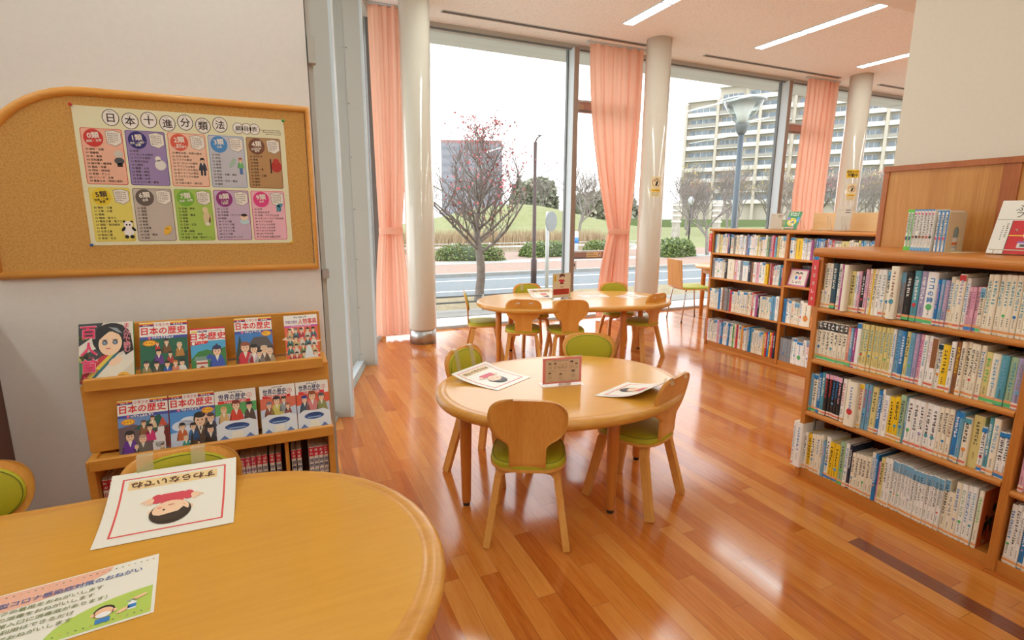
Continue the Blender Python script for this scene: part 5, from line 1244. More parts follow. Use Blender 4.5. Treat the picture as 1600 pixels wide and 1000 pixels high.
def plate(b, W0, H0, u0, u1, v0, v1, y0, y1):
    n = 10; arch = [(u0, v0), (u1, v0)] + [((u0 + u1) / 2 + (u1 - u0) / 2 * math.cos(PI * k / n), v1 + (u1 - u0) / 2 * math.sin(PI * k / n)) for k in range(n + 1)]
    out = [(0, 0), (W0, 0)] + [(W0 * (1 - k / n), H0) for k in range(n + 1)]
    m = len(arch)
    for yy in (y0, y1): b.add([(a, yy, c) for a, c in arch + out], [(i, (i + 1) % m, m + (i + 1) % m, m + i) for i in range(m)], M_ivory)
    b.add([(a, yy, c) for yy in (y0, y1) for a, c in out], [(i, (i + 1) % m, m + (i + 1) % m, m + i) for i in range(m)], M_ivory)
    b.add([(a, yy, c) for yy in (y0, y1) for a, c in arch], [(i, (i + 1) % m, m + (i + 1) % m, m + i) for i in range(m)], M_ivory)
plate(b, .13, .166, .045, .085, .004, .085, -.0012, 0); b.build('upright_plate', t)
b = MB(); b.box(-.005, .12, -.075, 0, -.0002, .0012, M_ivory); b.build('base_plate', t)
def face_book(label, x, yl, z, w, h, th, tilt, draw, loc_rz=0.0):
    """book facing -X, leaning back"""
    b = MB(); M = Matrix.Translation((x, yl, z)) @ Matrix.Rotation(loc_rz, 4, 'Z') @ Matrix.Rotation(tilt, 4, 'Y')
    b.box(0, th, -w, 0, 0, h, M_paper, 0, M); n = M.to_3x3() @ Vector((-1, 0, 0))
    draw(Print(b, lambda u, v, q: M @ Vector((0, -u, v)) + n * (q + .0002), .0003), w, h)
    return tag(b.build('picture_book'), label, 'book', 'picture books displayed face out')
def wire_stand(label, x, yl, z, w, d, hh):
    b = MB()
    for s in (0, 1):
        yy = yl - w * .18 - s * w * .64
        b.tube([(x - .03, yy, z + .022), (x - .034, yy, z + .004), (x + d, yy, z + .004), (x + d * .55, yy - .01, z + hh), (x + d * .45, yy - .03, z + hh), (x + d * .9, yy - .04, z + .004)], .0022, M_wire, 6)
    b.tube([(x - .032, yl - w * .1, z + .022), (x - .032, yl - w * .9, z + .022)], .0024, M_wire, 6)
    return tag(b.build('book_stand'), label, 'book stand', 'wire book stands')
def fr(pr, w, h):
    pr.rect(0, 0, w, h, K(240, 236, 224), 1); pr.text('ふしぎ ふ', .115, h - .034, .030, K(56, 50, 50), 3, .0); pr.text('フランケン', .125, h - .062, .028, K(56, 50, 50), 3, .0)
    pr.rect(.0, h - .0815, w, h - .080, K(40, 36, 36), 2); pr.rect(.052, 0, w, h - .085, K(206, 40, 44), 2); pr.rect(.050, 0, .052, h - .085, K(40, 36, 36), 3)
    pr.rect(.052, .075, .15, .079, K(240, 204, 60), 3); pr.poly([(.10, h - .17), (.125, h - .10), (w, h - .10), (w, h - .17)], K(140, 196, 96), 3); pr.poly([(.128, h - .165), (.14, h - .11), (w, h - .105), (w, h - .168)], K(90, 180, 40), 4); pr.ell(.15, h - .135, .014, .022, K(236, 216, 60), 5)
    pr.poly([(.125, .06), (.15, .085), (w, .09), (w, .05)], K(60, 120, 186), 4); pr.ell(.15, .06, .016, .010, K(236, 130, 50), 5); pr.ell(.10, h - .145, .006, .012, K(240, 190, 160), 4); pr.poly([(.13, .1), (.155, .125), (w, .12), (w, .095)], K(150, 150, 160), 4)
    pr.rect(.085, .026, .135, .050, K(226, 216, 210), 5); pr.rect(.085, .046, .135, .053, K(150, 110, 190), 6); pr.rect(.094, .031, .127, .041, K(90, 84, 80), 6)
    for k in range(2): pr.vtext('', .03, .1, .01, K(60, 60, 60)); 
    for k in range(7): pr.scribble(.040, h - .10 - .009 * k, .007, K(70, 64, 64), 3); pr.scribble(.028, h - .11 - .009 * k, .006, K(100, 94, 94), 3)
face_book('red covered picture book tilted on a stand on the near bookcase top', 2.592, 1.152, 1.170, .19, .225, .012, math.radians(24), fr, 0.12)
wire_stand('cream wire stand holding the red picture book', 2.592, 1.146, 1.1655, .17, .10, .10)
# things on the far bookcase
t = thing('display_board', 'pale wooden board standing along the far bookcase top', 'board', (4.34, 2.74, 1.2035)); b = MB(); b.box(-.009, .009, -.40, .46, 0, .150, M_pale, .002); b.build('board', t); b = MB(); b.box(-.03, .05, -.40, .46, 0, .012, M_pale, .002); b.build('base', t)
def gr(pr, w, h):
    pr.rect(0, 0, w, h, K(70, 150, 100), 1); pr.line(w * .1, h * .90, w * .9, .018, WHT, 2, 1.02); pr.line(w * .16, h * .79, w * .84, .016, WHT, 2, 1.02); pr.ell(w * .45, h * .42, w * .36, h * .22, K(240, 220, 90), 2); pr.ell(w * .16, h * .6, w * .14, h * .1, K(150, 130, 200), 2); pr.ell(w * .86, h * .55, w * .12, h * .16, K(110, 170, 214), 2); pr.rect(w * .1, h * .05, w * .8, h * .12, K(236, 150, 160), 3)
    for q, (u, v) in enumerate(((.3, .46), (.55, .48), (.42, .30), (.62, .30))): pr.person(u * w, (v - .13) * h, h * .22, ((226, 226, 226), (90, 150, 200), (236, 190, 90), (220, 220, 220))[q], (40, 36, 40), w=4)
face_book('green children\'s book with cartoon faces leaning on a stand on the far bookcase', 4.135, 3.335, 1.212, .125, .165, .008, math.radians(24), gr)
wire_stand('cream wire stand under the green book on the far bookcase', 4.135, 3.33, 1.2035, .125, .10, .09)
def gy(pr, w, h): pr.rect(0, 0, w, h, K(206, 194, 174), 1); pr.rect(.62 * w, .86 * h, .95 * w, .90 * h, K(90, 84, 78), 2); pr.rect(.62 * w, .76 * h, .95 * w, .80 * h, K(90, 84, 78), 2); pr.rect(.1 * w, .88 * h, .5 * w, .89 * h, K(150, 142, 130), 2)
face_book('grey backed book standing at the left end of the far bookcase top', 4.15, 3.49, 1.210, .10, .138, .014, math.radians(4), gy, 0.3)
wire_stand('wire stand of the grey book at the left end of the far bookcase', 4.15, 3.49, 1.2035, .10, .08, .07)
face_book('larger grey backed book held upright before the pale board', 4.20, 2.91, 1.210, .125, .185, .018, math.radians(2), gy, 0.0)
wire_stand('large wire stand in front of the pale board', 4.14, 3.0, 1.2035, .19, .06, .12)
# framed card in the far bookcase
b = MB(); M = Matrix.Translation((4.09, 3.205, .7285)) @ Matrix.Rotation(math.radians(14), 4, 'Y'); b.box(0, .01, -.175, 0, 0, .150, P('mauve_frame', (196, 110, 150), .5), 0, M); n_ = M.to_3x3() @ Vector((-1, 0, 0)); pr = Print(b, lambda u, v, q: M @ Vector((0, -u, v)) + n_ * (q + .0002), .0003)
pr.rect(.012, .012, .163, .138, K(240, 230, 214), 1); pr.text('しゅわ', .088, .036, .030, K(110, 70, 90), 2, .02)
for u, c in ((.072, (50, 130, 206)), (.108, (226, 90, 140))): pr.ell(u, .108, .016, .017, K(60, 48, 46), 2); pr.ell(u, .100, .0135, .0125, K(246, 222, 200), 3); pr.ell(u, .075, .013, .016, K(*c), 2)
tag(b.build('framed_card'), 'mauve framed card reading しゅわ with two children on a shelf of the far bookcase', 'sign')
REST = MB()
def row(solo, x, ya, yb, z, spec, hs, where, dep=.15):
    """spec: colour letters, capital repeat counts allowed; widths share out the run"""
    items = []
    for q in spec.split():
        c_, w_ = q[0], 1.0; rest = q[1:]; k_ = 'k'
        if rest and rest[0].isalpha(): k_ = rest[0]; rest = rest[1:]
        if rest.startswith('*'): n = int(rest[1:]); items += [(c_, k_, w_)] * n; continue
        if rest: w_ = float(rest)
        items.append((c_, k_, w_))
    tot = sum(i[2] for i in items); y = ya
    for i, (c_, k_, w_) in enumerate(items):
        th = (ya - yb) * w_ / tot; hh = hs * random.choice((1, 1, .97, .93, .99, .9, .95))
        if i and items[i - 1][0] == c_ and items[i - 1][1] == k_ and items[i - 1][2] == w_: hh = prev
        prev = hh
        o = book(x + random.uniform(-.004, .006), y, th, hh, z + .0006, c_, k_, 'o' if random.random() < .4 else '-', '-', '%s book, %s from left on the far bookcase\'s %s' % (NAME[c_], ordinal(i), where), 'books on the far bookcase\'s ' + where, dep, random.choice((None, None, None, 'b', 's', 'x')) if c_ in 'wc' else None, None, False)
        if not solo:
            me = o.data; of = o.location; ms = list(me.materials); vv = [v.co + of for v in me.vertices]
            for p in me.polygons: REST.add([vv[q] for q in p.vertices], [tuple(range(len(p.vertices)))], ms[p.material_index])
            bpy.data.objects.remove(o); bpy.data.meshes.remove(me)
        y -= th
FB = 4.078
row('', FB, 4.070, 3.245, .962, 'sb ca ca ls lo ws wk cn mw .6 tw wk ck xk ck cn wb wb ws ws vk bw wa wp wp wb lk cn cn wp wy uk xk pr rk sb lo ck1.6 ck1.6'.replace('mw .6', 'mw0.6'), .192, 'top shelf, left bay')
row('', FB, 3.205, 2.40, .962, 'ws2 uk3 ck yk3.4 wb wb wv wv mk xk bw bw wb bw tk3 nk pk wr rw wk ck2 lk3 cn wk ck2 lk bw wa wa sx wk wk wk nk xk tk'.replace('uk3 ', '').replace('tk3 ', ''), .18, 'top shelf, right bay')
row('', FB, 4.075, 3.40, .712, 'xk wk wp wk ck kw cx2.6 pw wk xk ws2 Nw nk wk pk wk wk yk', .196, 'second shelf, left bay')
book(FB, 3.385, .012, .19, .7126, 'p', 'k', '-', '-', 'pink and orange covered book leaning on the second shelf of the far bookcase', 'books on the second shelf, left bay, of the far bookcase', .15, None, None, False)
row('', FB, 3.362, 3.245, .712, 'rw0.7 ck wr wr wk ck as bw rw0.6', .186, 'right of the pink book on the second shelf of the far bookcase')
row('', FB + .16, 3.19, 2.40, .728, 'xk*14 nk*6 xk*12', .17, 'behind the framed card in the far bookcase', .13)
row(True, FB - .012, 4.10, 3.245, .396, 'cs*6 bN wk nk xk*3 rk cb cb*2 ck cb*2 cb cb ck ck rw wk mk kw ca*5 sb sb wk1.4', .222, 'third shelf, left bay')
row('', FB, 3.205, 2.42, .396, 'bk wk wa cr ck*2 wb ck3 ok bw wk pk pk ck lk lk ck tk ck wk ck wk ck wk sk ck wk ck', .215, 'third shelf, right bay')
row(True, FB - .014, 4.115, 3.245, .047, 'xk1.5 rw wb wa ck wb ck wa pb wb bw1.4 wk wk wk bw wk wa gk ck rb wo ck oy ck ws ck bw ab ck cb*5 ys rw bw yk rw Nw', .235, 'bottom shelf, left bay')
row('', FB - .004, 3.205, 2.42, .047, 'xs*4 wa*2 wb2 wk wr wb kw wb sb wp wp lk wk lk ws pk wk ck wk ck ws wk', .232, 'bottom shelf, right bay')
o = REST.build('far_books'); tag(o, 'remaining rows of small colourful books on the far bookcase', 'books', kind='stuff')
# ============================================================ stickers on the columns and window
def on_column(cx, ang0, z, label, w, h, draw, name='sticker'):
    r = .1475; b = MB(); fn = lambda u, v, q: Vector((cx + (r + q) * math.cos(ang0 + (u - w / 2) / r), 5.33 + (r + q) * math.sin(ang0 + (u - w / 2) / r), z + v))
    draw(Print(b, fn, .0005), w, h); tag(b.build(name), label, 'sticker')
def nobag(pr, w, h):
    pr.rect(0, 0, w, h, K(236, 222, 176), 0, 8, 1); pr.ell(w / 2, h * .70, w * .40, w * .40, K(170, 26, 30), 1, 28); pr.ell(w / 2, h * .70, w * .335, w * .335, K(240, 230, 190), 2, 28)
    pr.poly([(w * .38, h * .56), (w * .56, h * .53), (w * .66, h * .70), (w * .66, h * .82), (w * .50, h * .72)], K(22, 20, 20), 3); pr.ring(w * .54, h * .80, w * .10, w * .15, K(22, 20, 20), 3, 16)
    pr.poly([(w * .24, h * .84), (w * .28, h * .87), (w * .76, h * .56), (w * .72, h * .53)], K(190, 40, 36), 4); pr.rect(w * .06, h * .26, w * .94, h * .37, K(240, 196, 30), 1, 6, 1)
    for k in range(3): pr.scribble(w * (.32 + .2 * k), h * .315, h * .075, K(160, 40, 30), 2)
    for k in range(3): pr.line(w * .1, h * (.20 - .065 * k), w * (.9 - .1 * k), h * .035, K(120, 108, 84), 2)
on_column(4.25, math.radians(-122 + 14), 1.555, 'cream sticker with a red prohibition sign on the middle column', .125, .235, nobag)
on_column(7.90, math.radians(-133 + 6), 1.575, 'cream sticker with a red prohibition sign on the right column', .125, .235, nobag)
def cctv(pr, w, h):
    pr.rect(0, 0, w, h, K(246, 206, 40), 0, 8, 1); pr.text('防犯カメラ', w / 2, h * .70, .042, K(40, 34, 30), 2, .03, fit=w * .9); pr.text('作動中', w / 2, h * .28, .050, K(40, 34, 30), 2, .03, fit=w * .8)
on_column(7.90, math.radians(-133 + 4), 1.90, 'yellow security camera sticker on the right column above the prohibition sticker', .17, .115, cctv)
b = MB(); pr = Print(b, plane_fn((3.70, 5.8905, .795), (1, 0, 0), (0, 0, 1)), .0005); pr.rect(0, 0, .23, .066, K(226, 206, 150), 0); pr.line(.01, .046, .12, .016, K(60, 50, 40), 2); pr.line(.01, .020, .16, .016, K(60, 50, 40), 2); pr.ell(.20, .03, .016, .022, K(60, 90, 140), 2); pr.ell(.20, .026, .010, .015, K(240, 236, 226), 3)
tag(b.build('sticker'), 'cream sticker with two lines of text on the lower window rail by the curtain', 'sticker')
b = MB(); pr = Print(b, plane_fn((3.49, 5.8905, 2.62), (1, 0, 0), (0, 0, 1)), .0005); pr.rect(0, 0, .10, .05, K(196, 168, 140), 0); pr.line(.01, .034, .09, .014, K(90, 70, 60), 2); pr.line(.01, .014, .09, .014, K(90, 70, 60), 2)
tag(b.build('sticker'), 'small sticker on the upper window rail beside the middle curtain', 'sticker')
t = thing('window_latch', 'small white window opener box under the lower rail by the middle curtain', 'latch', (3.53, 5.93, .70)); b = MB(); b.box(-.03, .03, -.03, .02, -.06, .05, P('white_plastic', (226, 230, 232), .4), .006); b.build('case', t); b = MB(); b.box(-.018, .0, -.034, -.03, -.02, .02, M_rubber); b.build('screen', t)
# ============================================================ outdoors
G = -.5
M_pave = speckle('pale_paving', [(222, 222, 218), (234, 234, 230)], 3, .8)
M_asph = speckle('asphalt', [(104, 114, 120), (116, 126, 130)], 12, .85)
M_conc = speckle('kerb_concrete', [(140, 142, 138), (158, 160, 156)], 6, .8)
M_lawn = speckle('winter_lawn', [(104, 114, 66), (122, 128, 82), (134, 130, 94)], 1.2, .9)
M_litter = speckle('leaf_litter', [(118, 102, 90), (144, 132, 118), (150, 118, 108), (168, 158, 144)], 5, .95)
M_verge = speckle('dry_verge', [(118, 108, 82), (142, 132, 104), (156, 146, 120)], 7, .95)
M_pond = P('pond_water', (126, 122, 104), .12)
def slab(name, x0, x1, y0, y1, z, mat, th=.05):
    b = MB(); b.box(x0, x1, y0, y1, z - th, z, mat); return struct(name, b)
b = MB(); b.prism([(-12, 2.4), (-.1, 2.4), (.98, 6.02), (40, 6.02), (40, 6.6), (-12, 6.6)], -.12, -.012, M_pave); struct('terrace', b)
b = MB()
for i in range(60): b.box(-8 + i * .6, -7.985 + i * .6, 6.02, 6.6, -.0125, -.0105, P('paving_joint', (196, 196, 192), .9))
struct('terrace_joints', b)
slab('terrace_kerb', -12, 40, 6.6, 7.1, -.003, M_conc, .5)
slab('verge', -30, 90, 7.1, 11.5, G, M_verge); slab('road', -60, 140, 11.5, 15.5, G - .02, M_asph); slab('far_kerb', -60, 140, 15.5, 15.75, G + .08, M_conc, .2)
slab('leafy_verge', -60, 140, 15.75, 19.2, G + .03, M_litter); slab('footpath', -60, 140, 19.2, 20.6, G + .035, M_conc); slab('leafy_strip', -60, 140, 20.6, 25.3, G + .03, M_litter)
slab('pond', -30, 24, 25.3, 31.6, G - .02, M_pond); slab('pond_bank', 24, 140, 25.3, 31.6, G + .02, M_lawn)
for i, (y0, y1) in enumerate(((12.38, 12.50), (14.48, 14.60))):
    b = MB(); b.box(-60, 140, y0, y1, G - .021, G - .015, P('road_paint', (232, 236, 236), .7)); struct('road_line', b)
b = MB(); NX, NY = 70, 36
def hill(x, y): return G + 3.9 * math.exp(-((x - 34.6) / 14) ** 2 - ((y - 76) / 13) ** 2)
vs = [(-40 + 200 * i / NX, 31.6 + 120 * (j / NY) ** 1.5, hill(-40 + 200 * i / NX, 31.6 + 120 * (j / NY) ** 1.5)) for j in range(NY + 1) for i in range(NX + 1)]
b.add(vs, [(j * (NX + 1) + i, j * (NX + 1) + i + 1, (j + 1) * (NX + 1) + i + 1, (j + 1) * (NX + 1) + i) for j in range(NY) for i in range(NX)], M_lawn, True); struct('park_lawn', b)
# roof overhang outside the glass
b = MB(); b.box(-4, 40, 6.0, 6.52, CEIL - .02, CEIL + .12, P('grey_soffit', (204, 212, 208), .6))
for i in range(12): b.box(-1.2 + i * 2.9, -1.185 + i * 2.9, 6.0, 6.52, CEIL - .022, CEIL - .019, P('soffit_joint', (120, 130, 128), .6))
b.box(-4, .95, 3.5, 6.0, CEIL - .02, CEIL + .12, P('grey_soffit', (204, 212, 208), .6)); struct('roof_overhang', b)
# low pipe barrier
t = thing('pipe_barrier', 'low two pipe metal barrier along the terrace kerb', 'barrier', (2.4, 6.95, -.003)); M_pipe = P('galvanised_pipe', (110, 116, 118), .4, metal=.6)
for z in (.13, .215): b = MB(); b.tube([(-1.2, 0, z), (1.75, 0, z)], .013, M_pipe, 8); b.build('rail', t)
for x in (-1.0, .25, 1.6): b = MB(); b.tube([(x, 0, 0), (x, 0, .225)], .018, P('pale_post', (188, 192, 190), .5), 8); b.build('post', t)
# road furniture
t = thing('lamp_post', 'slim dark brown lamp post standing across the road left of the round sign', 'lamp post', (5.974, 12.0, G)); b = MB(); b.lathe([(.075, 0), (.075, .75), (.05, .78), (.042, 3.62)], P('dark_post', (78, 62, 60), .6), 12); b.build('pole', t); b = MB(); b.tube([(0, 0, 3.62), (.05, 0, 3.72), (.16, 0, 3.80)], .02, P('dark_post', (78, 62, 60), .6), 8); b.box(.02, .30, -.05, .05, 3.78, 3.82, P('lamp_head', (200, 206, 210), .4)); b.build('lamp_arm', t); b = MB(); b.lathe([(.048, .90), (.048, .96)], K(70, 150, 210), 12); b.build('band', t)
t = thing('road_sign', 'back of a round grey road sign on a white post by the road', 'road sign', (5.98, 11.30, G)); b = MB(); b.lathe([(.045, 0), (.045, 1.95)], P('white_post', (196, 202, 204), .5), 12); b.build('post', t); b = MB(); M = Matrix.Translation((.10, 0, 1.72)) @ Matrix.Rotation(math.radians(27), 4, 'Z') @ Matrix.Rotation(PI / 2, 4, 'X'); b.prism([(.235 * math.cos(2 * PI * k / 28), .235 * math.sin(2 * PI * k / 28)) for k in range(28)], -.008, .008, P('sign_back', (140, 148, 152), .5), M); b.build('sign_plate', t)
t = thing('street_lamp', 'modern street lamp with a glass cone head outside the wide window', 'street lamp', (9.47, 8.93, G)); M_lp = P('blue_grey_post', (82, 96, 106), .45)
b = MB(); b.lathe([(.075, 0), (.075, 1.2), (.06, 1.25), (.058, 3.62)], M_lp, 16); b.build('pole', t)
b = MB(); b.lathe([(.06, 3.60), (.10, 3.66), (.155, 3.80), (.15, 3.82)], P('lamp_socket', (92, 100, 100), .5), 24); b.build('socket', t)
b = MB(); b.lathe([(.13, 3.82), (.30, 4.08), (.42, 4.30), (.415, 4.31), (.29, 4.09), (.12, 3.83)], glass('lamp_glass', (.93, .96, .96), 1.6), 32); b.build('glass_cone', t)
b = MB(); b.lathe([(.43, 4.285), (.46, 4.30), (.45, 4.335), (.25, 4.37), (.05, 4.38)], P('lamp_cap', (170, 180, 182), .4), 32); b.build('cap', t)
b = MB(); b.lathe([(.10, 3.82), (.13, 4.0), (.26, 4.28), (.20, 4.29)], P('reflector', (232, 232, 224), .5), 24); b.build('reflector', t)
# trees
def tree_mesh(seed, h, spread, trunk_r, levels, bark, leaf=None, nleaf=0, leafc=None, up=.55):
    rd = random.Random(seed); b = MB(); tips = []
    def grow(p, d, l, r, lev):
        n = 3; pts = [p]; dd = d.copy()
        for k in range(n):
            dd = (dd + Vector((rd.uniform(-.22, .22), rd.uniform(-.22, .22), rd.uniform(-.06, .16)))).normalized(); pts.append(pts[-1] + dd * l / n)
        b.tube(pts, [r, r * .86, r * .74, r * .6], bark, 6 if lev < 2 else (4 if lev < 4 else 3), False)
        if lev >= levels: tips.append(pts[-1]); tips.append(pts[2]); return
        m = rd.randint(2, 3) + (1 if lev < 3 else 0)
        for q in range(m):
            a = rd.uniform(0, 6.28); sp = rd.uniform(.45, .95) * spread
            nd = (dd * up * 1.2 + Vector((math.cos(a) * sp, math.sin(a) * sp, rd.uniform(.05, .55)))).normalized()
            st = pts[-1] if q < 2 else pts[2]
            grow(st, nd, l * rd.uniform(.64, .86), r * .60, lev + 1)
    grow(Vector((0, 0, 0)), Vector((0, 0, 1)), h * .30, trunk_r, 0)
    lf = None
    if nleaf and tips:
        lf = MB()
        for k in range(nleaf):
            p = rd.choice(tips) + Vector((rd.gauss(0, .08), rd.gauss(0, .08), rd.gauss(0, .08))) * (h / 4); s = leaf * rd.uniform(.6, 1.3)
            a = Vector((rd.uniform(-1, 1), rd.uniform(-1, 1), rd.uniform(-1, 1))).normalized(); c = a.cross(Vector((rd.uniform(-1, 1), rd.uniform(-1, 1), rd.uniform(-1, 1)))).normalized()
            lf.add([p - a * s, p + c * s * .6, p + a * s, p - c * s * .6], [(0, 1, 2, 3)], rd.choice(leafc))
    return b, lf
def top_of(b): return max(v[2] for v in b.v)
def tree(name, label, cat, loc, mb, lf, h, grp=None, rz=0.0):
    t = thing(name, label, cat, loc, rz, grp); s = h / top_of(mb)
    t.scale = (s, s, s); mb.build('branches', t)
    if lf: o = lf.build('leaves', t); o['kind'] = 'stuff'
    return t
M_bark = speckle('tree_bark', [(100, 92, 86), (136, 128, 122)], 8, .9); M_barkp = speckle('pale_bark', [(112, 106, 102), (146, 140, 134)], 6, .9)
RL = [K(196, 72, 78), K(170, 64, 68), K(206, 120, 120), K(146, 76, 74)]; YL = [K(214, 190, 84), K(196, 170, 90), K(226, 206, 130)]; OL = [K(206, 120, 90), K(216, 150, 110), K(190, 100, 84)]; PL = [K(228, 140, 160), K(214, 110, 130)]
def leader_tree(seed, h):
    """one straight leader to the tip with rising side branches all the way up"""
    rd = random.Random(seed); b = MB(); tips = []
    def twig(p, d, l, r, lev):
        n = 4; pts = [p]; dd = d.copy()
        for k in range(n):
            dd = (dd + Vector((rd.uniform(-.16, .16), rd.uniform(-.16, .16), rd.uniform(-.02, .16)))).normalized(); pts.append(pts[-1] + dd * l / n)
        b.tube(pts, [r, r * .85, r * .7, r * .55, r * .42], M_bark, 5 if lev < 2 else 3, False); tips.extend(pts[2:])
        if lev >= 4: return
        for q in range(5 if lev < 2 else 4):
            t_ = pts[1 + q % 4]; sd = Vector((rd.uniform(-1, 1), rd.uniform(-1, 1), rd.uniform(-.15, .7))).normalized()
            twig(t_, (dd * .75 + sd * .8).normalized(), l * rd.uniform(.42, .62), max(.0035, r * .52), lev + 1)
    pts = [Vector((0, 0, 0))]
    for k in range(1, 15): pts.append(Vector((.05 * math.sin(k * .8) + .003 * k, .05 * math.sin(k * 1.1 + 1), h * k / 14)))
    b.tube(pts, [.125, .11, .105, .10, .092, .075, .062, .05, .04, .032, .026, .02, .015, .01, .006], M_bark, 10, False)
    for k in range(4, 14):
        for q in range(3 if k < 9 else 2):
            a = k * 2.4 + q * 2.1 + rd.uniform(-.4, .4); f = (k - 4) / 10; l = h * (.35 * (1 - f) ** .8 + .06) * rd.uniform(.8, 1.15)
            up_ = .55 + .5 * f; twig(pts[k] + Vector((0, 0, rd.uniform(-.1, .1))), Vector((math.cos(a), math.sin(a), up_)).normalized(), l, .034 * (1 - f) + .008, 1)
    lf = MB()
    for k in range(1700):
        p = rd.choice(tips) + Vector((rd.gauss(0, .04), rd.gauss(0, .04), rd.gauss(0, .04)))
        if p.x < .15 and rd.random() < .55: continue
        s_ = .036 * rd.uniform(.6, 1.3); a = Vector((rd.uniform(-1, 1), rd.uniform(-1, 1), rd.uniform(-1, 1))).normalized(); c = a.cross(Vector((rd.uniform(-1, 1), rd.uniform(-1, 1), rd.uniform(-1, 1)))).normalized()
        lf.add([p - a * s_, p + c * s_ * .6, p + a * s_, p - c * s_ * .6], [(0, 1, 2, 3)], rd.choice(RL))
    return b, lf
mb, lf = leader_tree(5, 4.1); tree('autumn_tree', 'leafless tree with a few red leaves standing just beyond the pipe barrier', 'tree', (3.95, 10.6, G), mb, lf, 4.05)
vr = [tree_mesh(11, 6, .95, .13, 6, M_barkp, .055, 420, YL, .5), tree_mesh(23, 6, .95, .13, 6, M_barkp, .055, 240, OL, .5), tree_mesh(35, 6, .9, .13, 6, M_barkp, .06, 0, None, .5), tree_mesh(47, 6, 1.0, .14, 6, M_bark, .06, 420, PL, .5)]
# one source per kind of tree, then copies
spots = [(2, (64, 36), 7.2, 'bare tree low behind the lamp pole and the left bay of the far bookcase'), (0, (70, 44), 8.8, 'yellow tinged tree just left of the right mullion'), (2, (76, 50), 10, 'tall bare tree directly behind the right mullion'), (2, (48, 40), 7.0, 'bare tree between the middle column and the street lamp'), (2, (84, 50), 10.5, 'tall bare tree behind the right curtain'), (3, (94, 50), 9.5, 'pink leaved tree beyond the right column'), (2, (40, 52), 7.4, 'bare tree just right of the middle column at the lawn edge'), (2, (23.1, 38.1), 7.5, 'bare tree on the lawn seen left of the middle curtain'), (2, (19.5, 19.9), 4.6, 'small bare tree by the footpath just left of the far bookcase'),
 (0, (44, 48), 8.2, 'tree with sparse yellow leaves right of the middle column, furthest left of its clump'), (1, (52, 50), 9.0, 'tree with rusty orange leaves in front of the left end of the apartment block'), (0, (50, 42), 8.0, 'yellow leaved tree directly behind the street lamp pole'), (3, (62, 46), 8.5, 'pink leaved tree to the right of the street lamp'), (0, (60, 56), 9.5, 'yellow leaved tree rising behind the clump under the apartment block'), (2, (56, 38), 7.5, 'bare pale tree between the street lamp and the right mullion'), (3, (74, 46), 8.5, 'pink leaved tree seen between the right mullion and the right curtain'), (2, (80, 42), 8.5, 'bare pale tree seen between the right curtain and the right column'), (2, (90, 40), 9.5, 'bare pale tree seen right of the right column'), (1, (98, 46), 10, 'rusty leaved tree at the far right beyond the right column'), (2, (70, 54), 10, 'bare tree behind the pink leaved trees below the apartment block'), (2, (58, 92), 12, 'bare tree behind the middle curtain at the lawn edge'), (2, (50, 101), 12, 'bare tree on the far side of the lawn right of the hill'), (2, (39, 104), 11.5, 'bare tree behind the right slope of the hill'), (0, (86, 60), 11, 'tall yellow tinged tree behind the right column'), (2, (27, 100), 10.5, 'bare tree behind the grassy hill seen through the red leaved tree'), (2, (66, 40), 7.6, 'low bare tree in front of the pink leaved trees'), (2, (58, 64), 10.5, 'tall bare tree behind the yellow leaved trees'), (2, (104, 52), 11, 'tall bare tree at the right end of the park trees'), (1, (40, 44), 6.5, 'small rusty tree beside the stone pillars')]
first = {}
for i, (k, (x, y), h, lb) in enumerate(spots):
    mb, lf = vr[k]; z = hill(x, y) if y > 31.6 else G
    if k not in first:
        o = tree('park_tree', lb, 'tree', (x, y, z), mb, lf, h, 'trees in the park'); first[k] = (o, h)
    else:
        o = dup(first[k][0], (x, y, z), i * 1.7, lb); s = first[k][0].scale[0] * h / first[k][1]; o.scale = (s, s, s)
